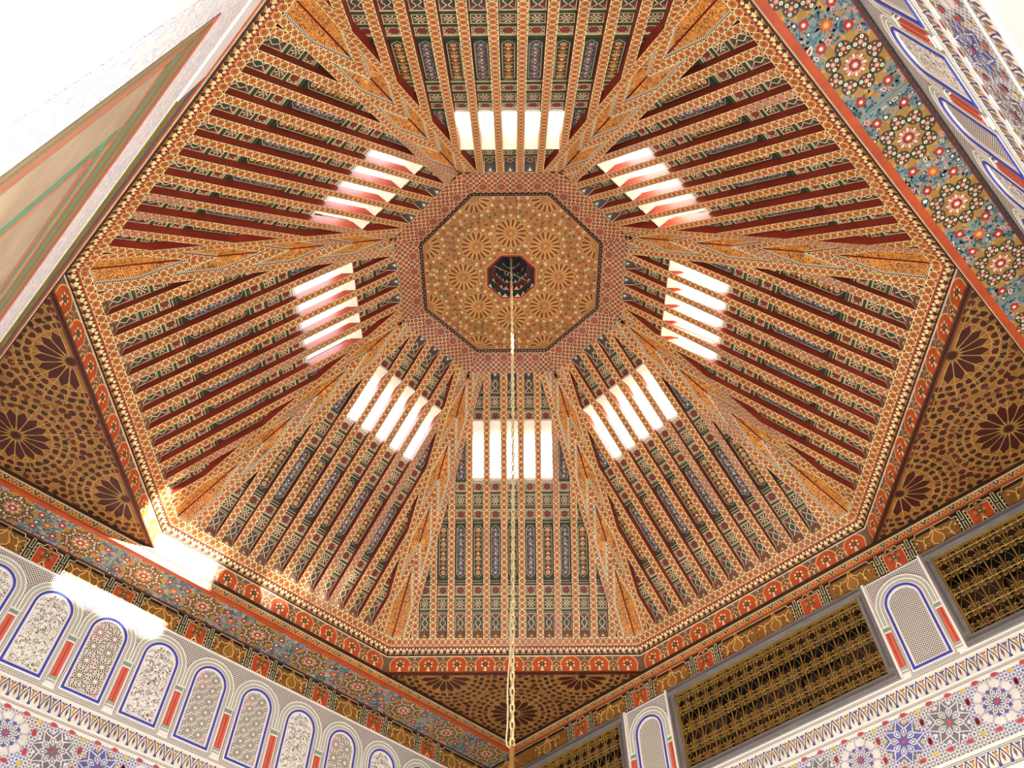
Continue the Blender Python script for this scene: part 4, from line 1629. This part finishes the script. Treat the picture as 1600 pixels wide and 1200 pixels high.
# ------------------------------------------------------------------ grilled windows of the right wall
def spiral(b, x, y, r, turn, sx, sy, w, z):
    pts = []
    for k in range(15):
        t = k / 14
        a = turn * t * 2 * pi
        rr = r * (1 - .78 * t)
        pts.append((x + sx * rr * cos(a), y + sy * rr * sin(a), z))
    b.tube(pts, w, 4, mat=GOLD)
def scroll_mesh():
    """two spirals back to back, joined by a collar"""
    b = B(GOLD)
    for sx in (-1, 1):
        spiral(b, sx * .026, .024, .0225, 1.4, -sx, 1, .0030, 0)
        spiral(b, sx * .026, -.024, .0225, 1.4, -sx, -1, .0030, 0)
    b.lathe([(.0, -.006), (.007, -.005), (.007, .005), (.0, .006)], 6, mat=GOLD)
    return b.mesh('scroll')
ME_SCR = scroll_mesh()
def grille_window(n, ua, ub, label):
    w = O('window_%d' % n, None, None, wall_frame(45, D_R) @ T((ua + ub) / 2, (WZ0 + WZ1) / 2, 0), label=label, cat='window', kind='structure')
    W2, H2 = (ub - ua) / 2, (WZ1 - WZ0) / 2
    fwd = .07
    for nm, (x0, y0, x1, y1) in (('frame_rail', (-W2, H2 - fwd, W2, H2)), ('frame_rail', (-W2, -H2, W2, -H2 + fwd)),
                                 ('frame_stile', (-W2, -H2 + fwd, -W2 + fwd, H2 - fwd)), ('frame_stile', (W2 - fwd, -H2 + fwd, W2, H2 - fwd))):
        b = B(GREY)
        b.box(x0, y0, -.016, x1, y1, .03, mat=GREY)
        k = .014
        b.box(x0 + k, y0 + k, .03, x1 - k, y1 - k, .042, mat=GREY)
        b.box(x0 + k * 1.6, y0 + k * 1.6, .042, x1 - k * 1.6, y1 - k * 1.6, .0425, '5c5654', PAINT)
        O(nm, b, w)
    a, c = W2 - fwd, H2 - fwd
    b = B(GOLD)
    for x0, y0, x1, y1 in ((-a, c - .014, a, c), (-a, -c, a, -c + .014), (-a, -c, -a + .014, c), (a - .014, -c, a, c)):
        b.box(x0, y0, -.012, x1, y1, .006, mat=GOLD)
    O('grille_border', b, w)
    b = B(SHUT)
    for x0, y0, x1, y1 in ((-a, c - .004, a, c + .02), (-a, -c - .02, a, -c + .004), (-a - .02, -c, -a + .004, c), (a - .004, -c, a + .02, c)):
        b.box(x0, y0, -.265, x1, y1, -.018, mat=SHUT)
    O('lining', b, w)
    p = .107
    nb = max(2, int(round(2 * a / p)))
    p = 2 * a / nb
    bb = B(GOLD)
    bb.tube([(0, -c, 0), (0, c, 0)], .0055, 6, mat=GOLD)
    mb = bb.mesh('bar')
    for k in range(1, nb):
        O('bar', mb, w, T(-a + k * p, 0, -.004))
    rows = 4
    rp = 2 * c / rows
    vb = B(GOLD)
    vb.tube([(-p * .42, -rp * .27, 0), (0, rp * .27, 0), (p * .42, -rp * .27, 0)], .0030, 4, mat=GOLD)
    mv = vb.mesh('chevron_bar')
    for r in range(rows + 1):
        y = -c + r * rp
        yy = min(max(y, -c + .045), c - .045)
        rb = B(GOLD)
        rb.tube([(-a, yy, 0), (a, yy, 0)], .0045, 4, mat=GOLD)
        O('cross_bar', rb, w, T(0, 0, -.006))
        for k in range(nb):
            O('scroll', ME_SCR, w, T(-a + (k + .5) * p, yy, -.003))
            if r < rows:
                O('chevron_bar', mv, w, T(-a + (k + .5) * p, y + rp * .5, -.007))
    b = B(SHUT)
    m = max(2, int(2 * a / .33))
    for k in range(m):
        x0, x1 = -a + 2 * a * k / m, -a + 2 * a * (k + 1) / m
        sb = B(SHUT)
        sb.box(x0 + .01, -c, -.20, x1 - .01, c * .1 if k % 2 else c * .55, -.18, mat=SHUT)
        O('shutter', sb, w)
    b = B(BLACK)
    b.box(-W2, -H2, -.295, W2, H2, -.27, mat=BLACK)  # near-black sheet, its colour stands in for the unlit space behind
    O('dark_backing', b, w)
    return w
grille_window(1, WIN[0][0], WIN[0][1], 'widest gilded scroll grille in a grey frame between two white niches')
grille_window(2, WIN[1][0], WIN[1][1], 'gilded scroll grille in a grey frame at the right edge of the picture')
grille_window(3, WIN[2][0], WIN[2][1], 'gilded scroll grille in a grey frame nearest the room corner at the bottom')

# ------------------------------------------------------------------ chain, cord and stem of the hanging lamp
def link_mesh():
    b = B(CHAINM)
    pts = []
    for k in range(14):
        a = 2 * pi * k / 14
        pts.append((.0105 * cos(a), 0, .0215 * sin(a) + (.007 if sin(a) > 0 else -.007)))
    b.tube(pts, .0052, 6, mat=CHAINM, closed=True)
    return b.mesh('chain_link')
ME_LINK = link_mesh()
CZ0, CZ1 = 2.235, ZP + .40
ch = O('chain', None, None, T(0.0, 0, CZ0 + EYE), label='long pale metal chain hanging from the centre of the dome', cat='chain')
z = 0.0
k = 0
while z < CZ1 - CZ0:
    sag = .012 * sin(pi * z / (CZ1 - CZ0))
    O('chain_link', ME_LINK, ch, T(sag, 0, z) @ Matrix.Rotation(pi / 2 * (k % 2) + .5, 4, 'Z'))
    z += .048
    k += 1
cd = B(CORDM)
pts = []
for k in range(60):
    t = k / 59
    zz = CZ0 + .03 + t * (CZ1 - .05 - CZ0)
    off = -.026 * max(0, 1 - t * 5) - .004 + .004 * sin(k * 1.3)
    pts.append((off + .012 * sin(pi * t), .026 + .002 * cos(k * 1.3), zz + EYE))
pts = [(-.004, .024, CZ0 - .02 + EYE), (-.026, .026, CZ0 + EYE)] + pts
cd.tube(pts, .0045, 5, mat=CORDM)
O('cord', cd, label='pale lamp cord running down beside the hanging chain', cat='cord')
st = O('lamp_stem', None, None, T(0, 0, CZ0 - .35 + EYE), label='brass lamp stem at the lower end of the chain', cat='lamp')
b = B(BRASS)
b.lathe([(0, .335), (.010, .33), (.013, .31), (.013, .20), (.018, .195), (.018, .185), (.013, .18), (.013, 0), (0, 0)], 12, mat=BRASS)
O('stem_tube', b, st)
b = B(BRASS)
b.lathe([(0, -.02), (.02, -.014), (.026, 0), (.02, .014), (0, .02)], 12, mat=BRASS)
O('stem_ball', b, st, T(.02, 0, .17))
b = B(BRASS)
b.tube([(.014 * cos(q), 0, .012 * sin(q)) for q in [2 * pi * k / 12 for k in range(12)]], .0035, 5, mat=BRASS, closed=True)
O('stem_hook', b, st, T(0, 0, .345))
